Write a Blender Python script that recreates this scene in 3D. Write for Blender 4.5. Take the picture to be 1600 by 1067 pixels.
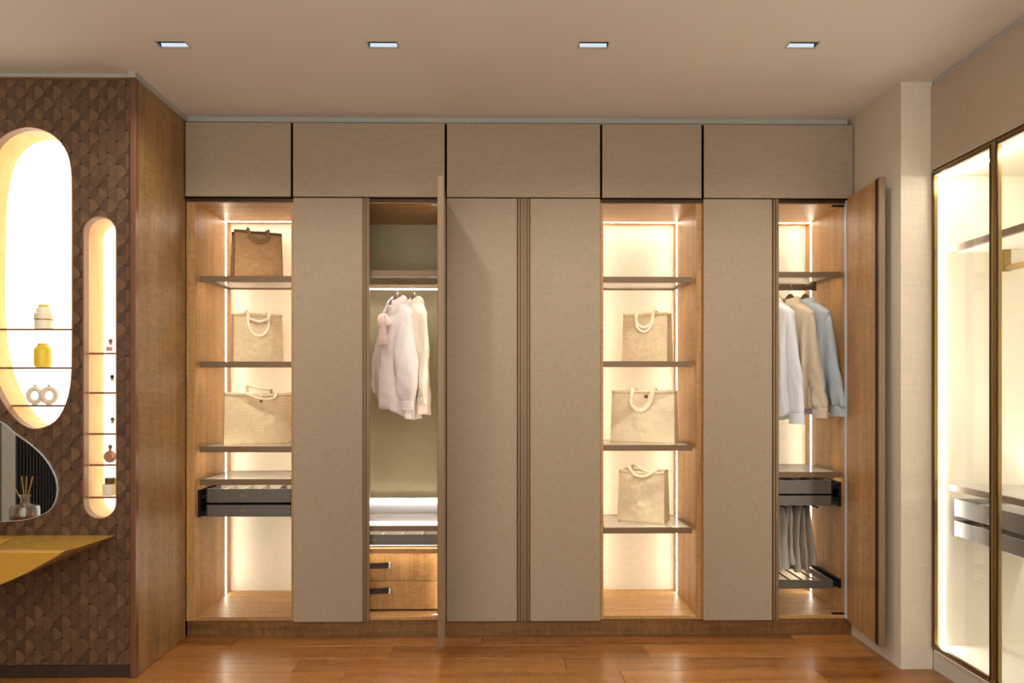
import bpy, bmesh, math, random
from mathutils import Vector, Matrix, noise
from mathutils.geometry import delaunay_2d_cdt
random.seed(7)
PI = math.pi
scn = bpy.context.scene
for o in list(bpy.data.objects): bpy.data.objects.remove(o)
C = scn.collection

# ------------------------------------------------------------------ camera, world, light, exposure
H_CAM, DIST = 1.44, 4.26
cam_d = bpy.data.cameras.new('camera'); cam = bpy.data.objects.new('camera', cam_d); C.objects.link(cam)
cam.location = (0, -DIST, H_CAM); cam.rotation_euler = (PI/2, 0, -math.radians(.7))
cam_d.sensor_width = 36; cam_d.lens = 36*1150/1600; cam_d.shift_y = (608-533.5)/1600
cam_d.clip_start = .05
scn.camera = cam
scn.view_settings.view_transform = 'Standard'; scn.view_settings.look = 'None'
scn.view_settings.gamma = 1; scn.view_settings.use_curve_mapping = False
scn.view_settings.exposure = 0.0
w = bpy.data.worlds.new('world'); scn.world = w; w.use_nodes = True
w.node_tree.nodes['Background'].inputs[0].default_value = (.9, .85, .8, 1)
w.node_tree.nodes['Background'].inputs[1].default_value = .05

def area(name, loc, rot, sx, sy, power, col):
    d = bpy.data.lights.new(name, 'AREA'); d.shape = 'RECTANGLE'; d.size = sx; d.size_y = sy
    d.energy = power; d.color = col
    o = bpy.data.objects.new(name, d); C.objects.link(o); o.location = loc; o.rotation_euler = rot
    return o
# unseen fill panels added behind the camera, plus the cove lamp at the left
area('back_fill_light', (-.6, -6.0, 1.5), (PI/2, 0, 0), 5.6, 2.6, 76, (.96, 1.0, .98))  # large panel added as soft frontal fill
area('left_cove_light', (-3.3, -1.5, 2.86), (PI, 0, 0), .12, 2.4, 7, (1.0, .88, .66))
area('overhead_fill_light', (-.4, -4.2, 2.98), (0, 0, 0), 3.2, 1.4, 60, (1.0, .97, .90))  # added overhead fill, stands for no particular lamp
area('fill_uplight', (-.2, -4.9, .9), (PI, 0, 0), 3.6, 1.0, 75, (.97, 1.0, .95))  # upward fill added to brighten the ceiling
LED_WARM = (1.0, .90, .72)
LED_NEUTRAL = (1.0, .86, .68)

# ------------------------------------------------------------------ materials
MAT = {}
def lin(c):
    return tuple(((x/255)/12.92 if x/255 <= .04045 else ((x/255+.055)/1.055)**2.4) for x in c)
def newmat(name):
    m = bpy.data.materials.new(name); m.use_nodes = True; nt = m.node_tree
    return m, nt, nt.nodes['Principled BSDF'], nt.nodes, nt.links
def plain(name, c, rough=.6, metal=0, bump=0, bscale=200, var=.04, trans=0, coat=0):
    m, nt, b, N, L = newmat(name)
    c = lin(c)
    tc = N.new('ShaderNodeTexCoord'); nz = N.new('ShaderNodeTexNoise'); nz.inputs['Scale'].default_value = bscale
    nz.inputs['Detail'].default_value = 3
    L.new(tc.outputs['Object'], nz.inputs['Vector'])
    mx = N.new('ShaderNodeMix'); mx.data_type = 'RGBA'
    mx.inputs['A'].default_value = (*[x*(1-var) for x in c], 1); mx.inputs['B'].default_value = (*[min(1, x*(1+var)) for x in c], 1)
    L.new(nz.outputs['Fac'], mx.inputs['Factor']); L.new(mx.outputs['Result'], b.inputs['Base Color'])
    b.inputs['Roughness'].default_value = rough; b.inputs['Metallic'].default_value = metal
    if coat: b.inputs['Coat Weight'].default_value = coat; b.inputs['Coat Roughness'].default_value = .12
    if bump:
        bp = N.new('ShaderNodeBump'); bp.inputs['Strength'].default_value = bump; bp.inputs['Distance'].default_value = .002
        L.new(nz.outputs['Fac'], bp.inputs['Height']); L.new(bp.outputs['Normal'], b.inputs['Normal'])
    MAT[name] = m; return m
def wood(name, ca, cb, axis='z', rough=.4, fig=.35, gs=1.0, rnd=.12, coat=.0, rot=0, figscale=1.0):
    """stretched grain along an axis with cross ripples (figured veneer); tone shifts per object"""
    m, nt, b, N, L = newmat(name)
    ca, cb = lin(ca), lin(cb)
    tc = N.new('ShaderNodeTexCoord'); oi = N.new('ShaderNodeObjectInfo')
    vr = N.new('ShaderNodeMapping'); vr.inputs['Rotation'].default_value = (0, rot, 0)
    L.new(tc.outputs['Object'], vr.inputs['Vector'])
    ad = N.new('ShaderNodeVectorMath'); ad.operation = 'ADD'
    cm = N.new('ShaderNodeCombineXYZ'); ml = N.new('ShaderNodeMath'); ml.operation = 'MULTIPLY'; ml.inputs[1].default_value = 37
    L.new(oi.outputs['Random'], ml.inputs[0])
    for i in range(3): L.new(ml.outputs[0], cm.inputs[i])
    L.new(vr.outputs['Vector'], ad.inputs[0]); L.new(cm.outputs[0], ad.inputs[1])
    sc = {'x': (.05, 1, 1), 'y': (1, .05, 1), 'z': (1, 1, .05)}[axis]
    mp = N.new('ShaderNodeMapping'); mp.inputs['Scale'].default_value = sc; L.new(ad.outputs[0], mp.inputs['Vector'])
    n1 = N.new('ShaderNodeTexNoise'); n1.inputs['Scale'].default_value = 90*gs; n1.inputs['Detail'].default_value = 5; n1.inputs['Distortion'].default_value = .4
    L.new(mp.outputs[0], n1.inputs['Vector'])
    n0 = N.new('ShaderNodeTexNoise'); n0.inputs['Scale'].default_value = 14*gs; n0.inputs['Detail'].default_value = 2
    L.new(mp.outputs[0], n0.inputs['Vector'])
    sf = {'x': (1, .25, .25), 'y': (.25, 1, .25), 'z': (.25, .25, 1)}[axis]
    mf = N.new('ShaderNodeMapping'); mf.inputs['Scale'].default_value = sf; L.new(ad.outputs[0], mf.inputs['Vector'])
    n2 = N.new('ShaderNodeTexNoise'); n2.inputs['Scale'].default_value = 45*figscale; n2.inputs['Detail'].default_value = 1.5; n2.inputs['Distortion'].default_value = 1.2
    L.new(mf.outputs[0], n2.inputs['Vector'])
    def mth(op, a, bb, v=None):
        q = N.new('ShaderNodeMath'); q.operation = op
        for i, s in enumerate((a, bb)):
            if isinstance(s, (int, float)): q.inputs[i].default_value = s
            else: L.new(s, q.inputs[i])
        return q.outputs[0]
    s = mth('ADD', mth('MULTIPLY', n1.outputs['Fac'], .50), mth('MULTIPLY', n0.outputs['Fac'], .50))
    s = mth('ADD', s, mth('MULTIPLY', mth('SUBTRACT', n2.outputs['Fac'], .5), fig))
    s = mth('ADD', s, mth('MULTIPLY', mth('SUBTRACT', oi.outputs['Random'], .5), rnd*3))
    mr = N.new('ShaderNodeMapRange'); mr.inputs['From Min'].default_value = .3; mr.inputs['From Max'].default_value = .7
    L.new(s, mr.inputs['Value'])
    mx = N.new('ShaderNodeMix'); mx.data_type = 'RGBA'; mx.inputs['A'].default_value = (*ca, 1); mx.inputs['B'].default_value = (*cb, 1)
    L.new(mr.outputs[0], mx.inputs['Factor']); L.new(mx.outputs['Result'], b.inputs['Base Color'])
    b.inputs['Roughness'].default_value = rough
    if coat: b.inputs['Coat Weight'].default_value = coat; b.inputs['Coat Roughness'].default_value = .18
    bp = N.new('ShaderNodeBump'); bp.inputs['Strength'].default_value = .12; bp.inputs['Distance'].default_value = .001
    L.new(n1.outputs['Fac'], bp.inputs['Height']); L.new(bp.outputs['Normal'], b.inputs['Normal'])
    MAT[name] = m; return m
def cloth(name, c, var=.14, rough=.85, sc=260, bump=.25, sheen=0, transl=0, big=0):
    """plain weave: two crossed stretched noises"""
    m, nt, b, N, L = newmat(name); c = lin(c)
    tc = N.new('ShaderNodeTexCoord'); outs = []
    for s in ((1, 1, .06), (.06, .06, 1)):
        mp = N.new('ShaderNodeMapping'); mp.inputs['Scale'].default_value = s; L.new(tc.outputs['Object'], mp.inputs['Vector'])
        n = N.new('ShaderNodeTexNoise'); n.inputs['Scale'].default_value = sc; n.inputs['Detail'].default_value = 2
        L.new(mp.outputs[0], n.inputs['Vector']); outs.append(n.outputs['Fac'])
    a = N.new('ShaderNodeMath'); a.operation = 'ADD'; L.new(outs[0], a.inputs[0]); L.new(outs[1], a.inputs[1])
    mr = N.new('ShaderNodeMapRange'); mr.inputs['From Min'].default_value = .7; mr.inputs['From Max'].default_value = 1.3
    L.new(a.outputs[0], mr.inputs['Value'])
    mx = N.new('ShaderNodeMix'); mx.data_type = 'RGBA'
    mx.inputs['A'].default_value = (*[x*(1-var) for x in c], 1); mx.inputs['B'].default_value = (*[min(1, x*(1+var)) for x in c], 1)
    L.new(mr.outputs[0], mx.inputs['Factor']); L.new(mx.outputs['Result'], b.inputs['Base Color'])
    b.inputs['Roughness'].default_value = rough; b.inputs['Specular IOR Level'].default_value = .25
    if sheen: b.inputs['Sheen Weight'].default_value = sheen
    bp = N.new('ShaderNodeBump'); bp.inputs['Strength'].default_value = bump; bp.inputs['Distance'].default_value = .001
    L.new(a.outputs[0], bp.inputs['Height']); L.new(bp.outputs['Normal'], b.inputs['Normal'])
    if transl:
        t = N.new('ShaderNodeBsdfTranslucent'); L.new(mx.outputs['Result'], t.inputs['Color'])
        ms = N.new('ShaderNodeMixShader'); ms.inputs[0].default_value = transl
        L.new(b.outputs[0], ms.inputs[1]); L.new(t.outputs[0], ms.inputs[2]); L.new(ms.outputs[0], N['Material Output'].inputs['Surface'])
    MAT[name] = m; return m
def emit(name, c, s):
    m = bpy.data.materials.new(name); m.use_nodes = True; N = m.node_tree.nodes; L = m.node_tree.links
    N.clear(); e = N.new('ShaderNodeEmission'); o = N.new('ShaderNodeOutputMaterial')
    e.inputs[0].default_value = (*c, 1); e.inputs[1].default_value = s; L.new(e.outputs[0], o.inputs['Surface'])
    MAT[name] = m; return m
def glass(name, tint=(.96, .97, .95), frost=0.0, gl=.08, fcol=(1, .98, .94)):
    m = bpy.data.materials.new(name); m.use_nodes = True; N = m.node_tree.nodes; L = m.node_tree.links; N.clear()
    o = N.new('ShaderNodeOutputMaterial'); t = N.new('ShaderNodeBsdfTransparent'); t.inputs[0].default_value = (*tint, 1)
    g = N.new('ShaderNodeBsdfGlossy'); g.inputs['Roughness'].default_value = .02
    f = N.new('ShaderNodeLayerWeight'); f.inputs[0].default_value = .5
    pw = N.new('ShaderNodeMath'); pw.operation = 'POWER'; pw.inputs[1].default_value = 4; L.new(f.outputs['Facing'], pw.inputs[0])
    a = N.new('ShaderNodeMath'); a.operation = 'MULTIPLY_ADD'; a.use_clamp = True; a.inputs[1].default_value = .9; a.inputs[2].default_value = gl
    L.new(pw.outputs[0], a.inputs[0])
    mx = N.new('ShaderNodeMixShader'); L.new(a.outputs[0], mx.inputs[0]); L.new(t.outputs[0], mx.inputs[1]); L.new(g.outputs[0], mx.inputs[2])
    out = mx.outputs[0]
    if frost:
        d = N.new('ShaderNodeBsdfDiffuse'); d.inputs[0].default_value = (*fcol, 1)
        tr = N.new('ShaderNodeBsdfTranslucent'); tr.inputs[0].default_value = (*fcol, 1)
        dm = N.new('ShaderNodeMixShader'); dm.inputs[0].default_value = .5; L.new(d.outputs[0], dm.inputs[1]); L.new(tr.outputs[0], dm.inputs[2])
        m2 = N.new('ShaderNodeMixShader'); m2.inputs[0].default_value = frost; L.new(out, m2.inputs[1]); L.new(dm.outputs[0], m2.inputs[2]); out = m2.outputs[0]
    L.new(out, o.inputs['Surface']); MAT[name] = m; return m

cloth('linen_door', (159, 143, 123), var=.13, sc=300)
cloth('linen_back', (228, 218, 200), var=.08, sc=300)
cloth('linen_back_olive', (176, 166, 134), var=.08, sc=300)
cloth('wallpaper', (212, 200, 180), var=.05, sc=120)
cloth('linen_fascia', (188, 173, 151), var=.08, sc=200)
cloth('cream_panel', (244, 238, 222), var=.02, sc=60, bump=.05)
wood('veneer_z', (148, 108, 62), (196, 150, 94), 'z', rough=.42, fig=.42, gs=1.0, rnd=.05, figscale=1.6)
wood('veneer_x', (148, 108, 62), (196, 150, 94), 'x', rough=.42, fig=.42, gs=1.0, rnd=.05, figscale=1.6)
wood('veneer_y', (108, 74, 38), (170, 120, 72), 'y', rough=.38, fig=.4)
wood('plinth_wood', (88, 58, 26), (136, 94, 48), 'x', rough=.4, fig=.5, rnd=0)
wood('side_wood', (116, 86, 50), (164, 126, 78), 'z', rough=.38, fig=.45, rnd=0)
wood('marq_a', (76, 54, 38), (122, 92, 68), 'z', rough=.36, fig=.1, gs=2.0, rnd=.045, rot=math.radians(45))
wood('marq_b', (60, 42, 30), (108, 80, 60), 'z', rough=.36, fig=.1, gs=2.0, rnd=.045, rot=math.radians(-45))  # darker than marq_a to imitate how the turned grain reflects light
wood('marq_base', (44, 30, 22), (62, 44, 32), 'z', rough=.5, fig=.1, rnd=0)
wood('niche_lip', (118, 74, 36), (150, 100, 54), 'z', rough=.4, fig=.2, rnd=0)
wood('niche_wall', (210, 164, 92), (230, 190, 118), 'z', rough=.45, fig=.3, rnd=0, figscale=.5)
wood('floor_wood', (116, 68, 24), (176, 118, 58), 'x', rough=.29, fig=.3, rnd=.09, coat=.15)
wood('hanger_wood', (58, 36, 24), (92, 60, 42), 'x', rough=.35, fig=.1, rnd=0)
plain('post_finish', (118, 80, 60), rough=.25, metal=.2, bscale=40)
plain('bronze', (104, 84, 62), rough=.32, metal=.75, bscale=30)
plain('bronze_dark', (60, 44, 30), rough=.4, metal=.6, bscale=30)
plain('bronze_gold', (150, 124, 76), rough=.3, metal=.8, bscale=30)
plain('shelf_bronze', (120, 98, 74), rough=.45, metal=.35, bscale=30)
plain('shadow_gap', (22, 16, 12), rough=.8)
plain('gunmetal', (104, 100, 94), rough=.38, metal=.5, bscale=80)
plain('tray_dark', (40, 38, 36), rough=.4, metal=.3)
plain('tray_light', (200, 198, 192), rough=.5)
plain('gold', (176, 132, 60), rough=.3, metal=.8)
plain('bronze_pill', (150, 104, 76), rough=.35, metal=.6)
plain('chrome', (220, 220, 220), rough=.12, metal=1)
plain('black_metal', (26, 26, 28), rough=.35, metal=.6)
plain('leather', (38, 30, 26), rough=.55, bump=.3, bscale=400)
plain('alu_white', (205, 208, 216), rough=.35, metal=.2)
plain('ceiling_paint', (214, 208, 198), rough=.9, bscale=2, var=.015)
plain('wall_paint', (206, 192, 172), rough=.9, bscale=3, var=.015)
plain('trim_paint', (168, 168, 162), rough=.6)
plain('base_paint', (196, 190, 180), rough=.6)
plain('basin_glaze', (196, 152, 66), rough=.12, coat=.4, bscale=3, var=.02)
plain('dark_slat', (22, 16, 13), rough=.95)
plain('grey_panel', (150, 148, 138), rough=.7)
plain('jute_dark', (120, 96, 70), rough=.95, bump=.3, bscale=500)
cloth('jute_brown', (186, 148, 106), var=.3, sc=420, bump=.7)
cloth('jute_natural', (214, 194, 160), var=.18, sc=420, bump=.6)
cloth('jute_pale', (222, 206, 176), var=.14, sc=420, bump=.6)
cloth('cotton_rope', (244, 234, 212), var=.06, sc=500)
cloth('rope_tan', (150, 122, 88), var=.1, sc=500)
cloth('shirt_white', (238, 242, 250), var=.03, sc=400, transl=.15)
cloth('shirt_beige', (214, 198, 176), var=.10, sc=420, transl=.1)
cloth('shirt_blue', (176, 186, 196), var=.08, sc=420, transl=.1)
cloth('blouse_blush', (252, 244, 243), var=.03, sc=300, transl=.3)
cloth('blouse_pink', (252, 234, 229), var=.03, sc=300, transl=.3)
cloth('cardigan_cream', (246, 232, 216), var=.05, sc=300, transl=.12)
cloth('trouser_greige', (176, 166, 152), var=.06, sc=380)
cloth('trouser_pale', (196, 190, 180), var=.06, sc=380)
plain('button_horn', (86, 58, 36), rough=.4)
plain('button_pearl', (228, 222, 210), rough=.25)
plain('yellow_ceramic', (232, 206, 60), rough=.3)
plain('white_ceramic', (226, 216, 204), rough=.45)
plain('rose_glass', (190, 142, 116), rough=.2, metal=.2)
plain('olive_cap', (92, 80, 26), rough=.35)
plain('label_peach', (222, 178, 140), rough=.5)
plain('reed', (196, 158, 104), rough=.7)
plain('amber_oil', (176, 92, 44), rough=.1)
plain('petal', (240, 238, 228), rough=.6)
plain('leaf', (60, 84, 44), rough=.6)
plain('jar_frost', (244, 236, 214), rough=.4)
emit('led_warm', LED_WARM, 32)
emit('led_shelf', (1.0, .84, .60), 52)
emit('led_cabinet', (1.0, .93, .82), 88)
emit('led_soft', (1.0, .92, .78), 20)
plain('profile', (124, 101, 76), rough=.42, metal=.25, bscale=30)
emit('led_neutral', (1.0, .93, .82), 32)
emit('backlight', (1, .90, .72), 3.2)
emit('lamp_lens', (.80, .90, 1.0), .9)
glass('clear_glass'); glass('door_glass', (.98, .98, .97), gl=.05); glass('shelf_glass', (.93, .92, .88), frost=.38, gl=.08)  # shelf_glass is lightly frosted, whitened further to imitate the LED reflection
glass('vessel_glass', (.90, .92, .93), frost=.05, gl=.12)
mm, nt, b, N, L = newmat('mirror_silver'); b.inputs['Base Color'].default_value = (.86, .86, .84, 1); b.inputs['Metallic'].default_value = 1; b.inputs['Roughness'].default_value = .01; MAT['mirror_silver'] = mm

# ------------------------------------------------------------------ geometry helpers
class G:
    def __init__(s): s.v = []; s.f = []
    def add(s, vs, fs):
        n = len(s.v); s.v += [tuple(p) for p in vs]; s.f += [tuple(i+n for i in f) for f in fs]; return s
    def box(s, x0, x1, y0, y1, z0, z1, b=0.0):
        if x0 > x1: x0, x1 = x1, x0
        if y0 > y1: y0, y1 = y1, y0
        if z0 > z1: z0, z1 = z1, z0
        b = min(b, (x1-x0)*.45, (y1-y0)*.45, (z1-z0)*.45)
        if b <= 0:
            vs = [(x, y, z) for x in (x0, x1) for y in (y0, y1) for z in (z0, z1)]
            return s.add(vs, [(0, 1, 3, 2), (4, 6, 7, 5), (0, 4, 5, 1), (2, 3, 7, 6), (0, 2, 6, 4), (1, 5, 7, 3)])
        vs = []; idx = {}
        lo = (x0, y0, z0); hi = (x1, y1, z1)
        for i in (0, 1):
            for j in (0, 1):
                for k in (0, 1):
                    c = [(lo, hi)[t][a] for a, t in enumerate((i, j, k))]
                    inn = [c[a]+(b if t == 0 else -b) for a, t in enumerate((i, j, k))]
                    for a in range(3):
                        p = list(inn); p[a] = c[a]; idx[(i, j, k, a)] = len(vs); vs.append(p)
        fs = []
        for a in range(3):
            o = [q for q in range(3) if q != a]
            for t in (0, 1):
                q = []
                for u, v in ((0, 0), (0, 1), (1, 1), (1, 0)):
                    key = [0, 0, 0]; key[a] = t; key[o[0]] = u; key[o[1]] = v; q.append(idx[(*key, a)])
                fs.append(tuple(q))
        for a in range(3):                       # edges parallel to axis a
            o = [q for q in range(3) if q != a]
            for u in (0, 1):
                for v in (0, 1):
                    k0 = [0, 0, 0]; k0[o[0]] = u; k0[o[1]] = v; k1 = list(k0); k1[a] = 1
                    fs.append((idx[(*k0, o[0])], idx[(*k1, o[0])], idx[(*k1, o[1])], idx[(*k0, o[1])]))
        for i in (0, 1):
            for j in (0, 1):
                for k in (0, 1): fs.append((idx[(i, j, k, 0)], idx[(i, j, k, 1)], idx[(i, j, k, 2)]))
        return s.add(vs, fs)
    def rings(s, R, closed=True, cap0=False, cap1=False):
        n = len(R[0]); vs = [p for r in R for p in r]; fs = []
        for i in range(len(R)-1):
            for j in range(n if closed else n-1):
                k = (j+1) % n
                fs.append((i*n+j, i*n+k, (i+1)*n+k, (i+1)*n+j))
        if cap0: fs.append(tuple(range(n))[::-1])
        if cap1: fs.append(tuple((len(R)-1)*n+i for i in range(n)))
        return s.add(vs, fs)
    def lathe(s, prof, cx=0, cy=0, cz=0, n=24, caps=True):
        R = [[(cx+r*math.cos(2*PI*i/n), cy+r*math.sin(2*PI*i/n), cz+z) for i in range(n)] for r, z in prof]
        return s.rings(R, True, caps, caps)
    def tube(s, pts, r, n=8, caps=True, flat=1.0):
        pts = [Vector(p) for p in pts]; R = []; up = None
        for i, p in enumerate(pts):
            t = (pts[min(i+1, len(pts)-1)]-pts[max(i-1, 0)]).normalized()
            if up is None:
                up = Vector((0, 0, 1)) if abs(t.z) < .9 else Vector((1, 0, 0))
            a = t.cross(up)
            if a.length < 1e-5: a = t.cross(Vector((0, 1, 0)))
            a.normalize(); bb = a.cross(t).normalized(); up = bb
            rr = r[i] if isinstance(r, (list, tuple)) else r
            R.append([p + a*rr*math.cos(2*PI*j/n) + bb*rr*flat*math.sin(2*PI*j/n) for j in range(n)])
        return s.rings(R, True, caps, caps)
    def prism(s, poly, y0, y1):                   # poly in (x, z), extruded in y
        n = len(poly); vs = [(x, y0, z) for x, z in poly]+[(x, y1, z) for x, z in poly]
        fs = [tuple(range(n)), tuple(range(n, 2*n))[::-1]]+[(i, (i+1) % n+0, (i+1) % n+n, i+n) for i in range(n)]
        return s.add(vs, fs)
def mesh_of(name, g, mat, smooth=False):
    me = bpy.data.meshes.new(name); me.from_pydata(g.v, [], g.f)
    bm = bmesh.new(); bm.from_mesh(me); bmesh.ops.recalc_face_normals(bm, faces=bm.faces); bm.to_mesh(me); bm.free()
    me.materials.append(MAT[mat])
    if smooth:
        me.polygons.foreach_set('use_smooth', [True]*len(me.polygons))
        try: me.set_sharp_from_angle(angle=math.radians(40))
        except Exception: pass
    me.update(); return me
ORG = {}
def obj(name, g, mat, parent=None, smooth=False, local=False, loc=None, rotz=0.0):
    """link one mesh object. World coordinates are re-based on the parent's origin unless local;
    loc gives the object an origin (and turn) of its own, then g is in its own coordinates"""
    if parent is not None and not local and loc is None:
        ox, oy, oz = ORG.get(parent.name, (0, 0, 0))
        g.v = [(a-ox, b_-oy, c-oz) for a, b_, c in g.v]
    me = g if isinstance(g, bpy.types.Mesh) else mesh_of(name, g, mat, smooth)
    o = bpy.data.objects.new(name, me); C.objects.link(o)
    if parent is not None:
        o.parent = parent
        if loc is not None:
            p = ORG.get(parent.name, (0, 0, 0)); o.location = (loc[0]-p[0], loc[1]-p[1], loc[2]-p[2]) if not local else loc
            o.rotation_euler = (0, 0, rotz); ORG[o.name] = loc
        else: ORG[o.name] = ORG.get(parent.name, (0, 0, 0))
    else:
        if loc is not None: o.location = loc; o.rotation_euler = (0, 0, rotz); ORG[o.name] = loc
    return o
def thing(name, label, cat, loc=(0, 0, 0), rotz=0, group=None):
    o = bpy.data.objects.new(name, None); C.objects.link(o); o.empty_display_size = .05
    o.location = loc; o.rotation_euler = (0, 0, rotz); o['label'] = label; o['category'] = cat
    if group: o['group'] = group
    ORG[o.name] = loc; return o
def tag(o, label, cat, group=None):
    o['label'] = label; o['category'] = cat
    if group: o['group'] = group
    return o
def struct(name, g, mat, parent=None, smooth=False):
    o = obj(name, g, mat, parent, smooth)
    if parent is None: o['kind'] = 'structure'
    return o
def bx(*a, b=.0015): return G().box(*a, b=b)
def catmull(P, n=6, closed=False):
    P = [Vector(p) for p in P]; out = []; m = len(P)
    for i in range(m if closed else m-1):
        if closed: a, b_, c, d = P[(i-1) % m], P[i], P[(i+1) % m], P[(i+2) % m]
        else: a, b_, c, d = P[max(i-1, 0)], P[i], P[i+1], P[min(i+2, m-1)]
        for k in range(n):
            t = k/n
            out.append(.5*((2*b_)+(c-a)*t+(2*a-5*b_+4*c-d)*t*t+(3*b_-a-3*c+d)*t**3))
    if not closed: out.append(P[-1].copy())
    return out
def cdt_faces(poly, holes):
    """triangles of poly minus holes, in 2D"""
    vs = []; fs = []
    for pl in [poly]+holes:
        pl = [p for k, p in enumerate(pl) if (Vector(p)-Vector(pl[k-1])).length > 1e-6]
        if sum(pl[i-1][0]*pl[i][1]-pl[i][0]*pl[i-1][1] for i in range(len(pl))) < 0: pl = pl[::-1]
        n = len(vs); vs += [Vector(p) for p in pl]; fs.append(list(range(n, n+len(pl))))
    ov, oe, of, _, _, orf = delaunay_2d_cdt(vs, [], fs, 1, 1e-6)
    keep = [f for f, r in zip(of, orf) if 0 in r and len(r) == 1]
    return ov, keep
def slab_xz(poly, holes, y0, y1):
    """plate in the x-z plane with holes and real thickness (y0 front, y1 back)"""
    ov, fs = cdt_faces(poly, holes); g = G(); n = len(ov)
    vs = [(p.x, y0, p.y) for p in ov]+[(p.x, y1, p.y) for p in ov]
    F = [tuple(f) for f in fs]+[tuple(i+n for i in f)[::-1] for f in fs]
    cnt = {}
    for f in fs:
        for i in range(len(f)):
            a, b_ = f[i], f[(i+1) % len(f)]; cnt.setdefault(frozenset((a, b_)), []).append((a, b_))
    for e in cnt.values():
        if len(e) == 1: a, b_ = e[0]; F.append((a, b_, b_+n, a+n))
    used = sorted({i for f in F for i in f}); mp = {u: i for i, u in enumerate(used)}
    return g.add([vs[u] for u in used], [tuple(mp[i] for i in f) for f in F])

# ------------------------------------------------------------------ room
CZ = 3.02
floor = struct('floor', G().box(-4.1, 2.95, -6.3, .75, -.1, -.012), 'marq_base')
PW = .19
plank_mesh = [mesh_of('plank', bx(-l/2, l/2, -PW/2+.0006, PW/2-.0006, -.02, 0, b=.0012), 'floor_wood') for l in (1.0, 1.4, 1.8)]
r = 0; y = -6.2+PW/2
while y < .05:
    x = -4.05-random.random()*.9
    while x < 2.9:
        k = random.randrange(3); l = (1.0, 1.4, 1.8)[k]
        if x+l > -4.05:
            p = bpy.data.objects.new('plank', plank_mesh[k]); C.objects.link(p); p.parent = floor; p.location = (x+l/2, y-.002, 0)
        x += l+.001
    y += PW
# ceiling with four slots for the recessed lamps
LAMPS = [(-1.513, -.87), (-.551, -.88), (.416, -.89), (1.374, -.90)]
LW, LD = .066, .030
ov, fs = cdt_faces([(-4.1, -6.3), (2.95, -6.3), (2.95, .75), (-4.1, .75)], [[(x-LW, y-LD), (x+LW, y-LD), (x+LW, y+LD), (x-LW, y+LD)] for x, y in LAMPS])
g = G().add([(p.x, p.y, CZ) for p in ov], fs)
struct('ceiling', g, 'ceiling_paint')
struct('wall_front', G().box(-4.1, 2.95, .62, .75, -.1, CZ+.02), 'wall_paint')
struct('wall_back', G().box(-4.1, 2.95, -6.3, -6.2, -.1, CZ+.02), 'wall_paint')
struct('wall_left', G().box(-4.1, -3.95, -6.2, .62, -.1, CZ+.02), 'wall_paint')
struct('wall_right', G().box(2.82, 2.95, -6.2, .62, -.1, CZ+.02), 'wall_paint')
struct('wall_return', G().box(2.046, 2.211, -.5, .62, -.01, CZ), 'wallpaper')
struct('trim_1', G().box(-1.834, 2.02, .03, .06, 2.984, CZ, b=.001), 'trim_paint')
struct('trim_2', G().box(-3.9, -1.842, -.55, -.52, 2.998, CZ, b=.001).box(-1.864, -1.828, -.578, .03, 2.991, CZ), 'trim_paint')
struct('trim_3', G().box(2.215, 2.24, -3.4, -.5, 3.0, CZ), 'alu_white')  # bluish white colour stands in for the cool light on this strip

for x, y in LAMPS:
    d = bpy.data.lights.new('downlight_beam', 'SPOT'); d.energy = 40; d.spot_size = math.radians(130); d.spot_blend = 1; d.shadow_soft_size = .03; d.color = (1, .95, .86)
    o = bpy.data.objects.new('downlight_beam', d); C.objects.link(o); o.location = (x, y, CZ-.012); o.rotation_euler = (math.radians(8), 0, 0)
# recessed lamps
for i, (x, y) in enumerate(LAMPS):
    lab = ['first', 'second', 'third', 'fourth'][i]
    t = thing('recessed_downlight', 'slim rectangular recessed ceiling lamp, %s from the left' % lab, 'lamp', (x, y, CZ), 0, 'recessed lamps in the ceiling')
    g = G()
    for a in ((-LW-.006, LW+.006, -LD-.006, -LD+.001), (-LW-.006, LW+.006, LD-.001, LD+.006), (-LW-.006, -LW+.001, -LD, LD), (LW-.001, LW+.006, -LD, LD)):
        g.box(x+a[0], x+a[1], y+a[2], y+a[3], CZ-.003, CZ+.002, b=.0008)
    obj('trim_ring', g, 'trim_paint', t)
    g = G()
    g.box(x-LW, x+LW, y-LD-.002, y-LD, CZ, CZ+.06); g.box(x-LW, x+LW, y+LD, y+LD+.002, CZ, CZ+.06)
    g.box(x-LW-.002, x-LW, y-LD, y+LD, CZ, CZ+.06); g.box(x+LW, x+LW+.002, y-LD, y+LD, CZ, CZ+.06); g.box(x-LW, x+LW, y-LD, y+LD, CZ+.058, CZ+.06)
    obj('housing', g, 'black_metal', t)
    g = G().add([(x-LW+.004, y+LD-.003, CZ+.001), (x+LW-.004, y+LD-.003, CZ+.001), (x+LW-.004, y+LD-.011, CZ+.013), (x-LW+.004, y+LD-.011, CZ+.013),
                 (x-LW+.004, y+LD-.001, CZ+.003), (x+LW-.004, y+LD-.001, CZ+.003), (x+LW-.004, y+LD-.008, CZ+.016), (x-LW+.004, y+LD-.008, CZ+.016)],
                [(0, 1, 2, 3), (4, 5, 6, 7), (0, 1, 5, 4), (1, 2, 6, 5), (2, 3, 7, 6), (3, 0, 4, 7)])
    obj('lens', g, 'lamp_lens', t)

# ------------------------------------------------------------------ wardrobe run
YF, YB = .024, .59               # carcass front, face of the back panel
pl = tag(obj('plinth', bx(-1.834, 2.044, .034, .60, 0, .098), 'plinth_wood'), 'long brown wooden plinth running under the whole wardrobe', 'plinth')

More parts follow.
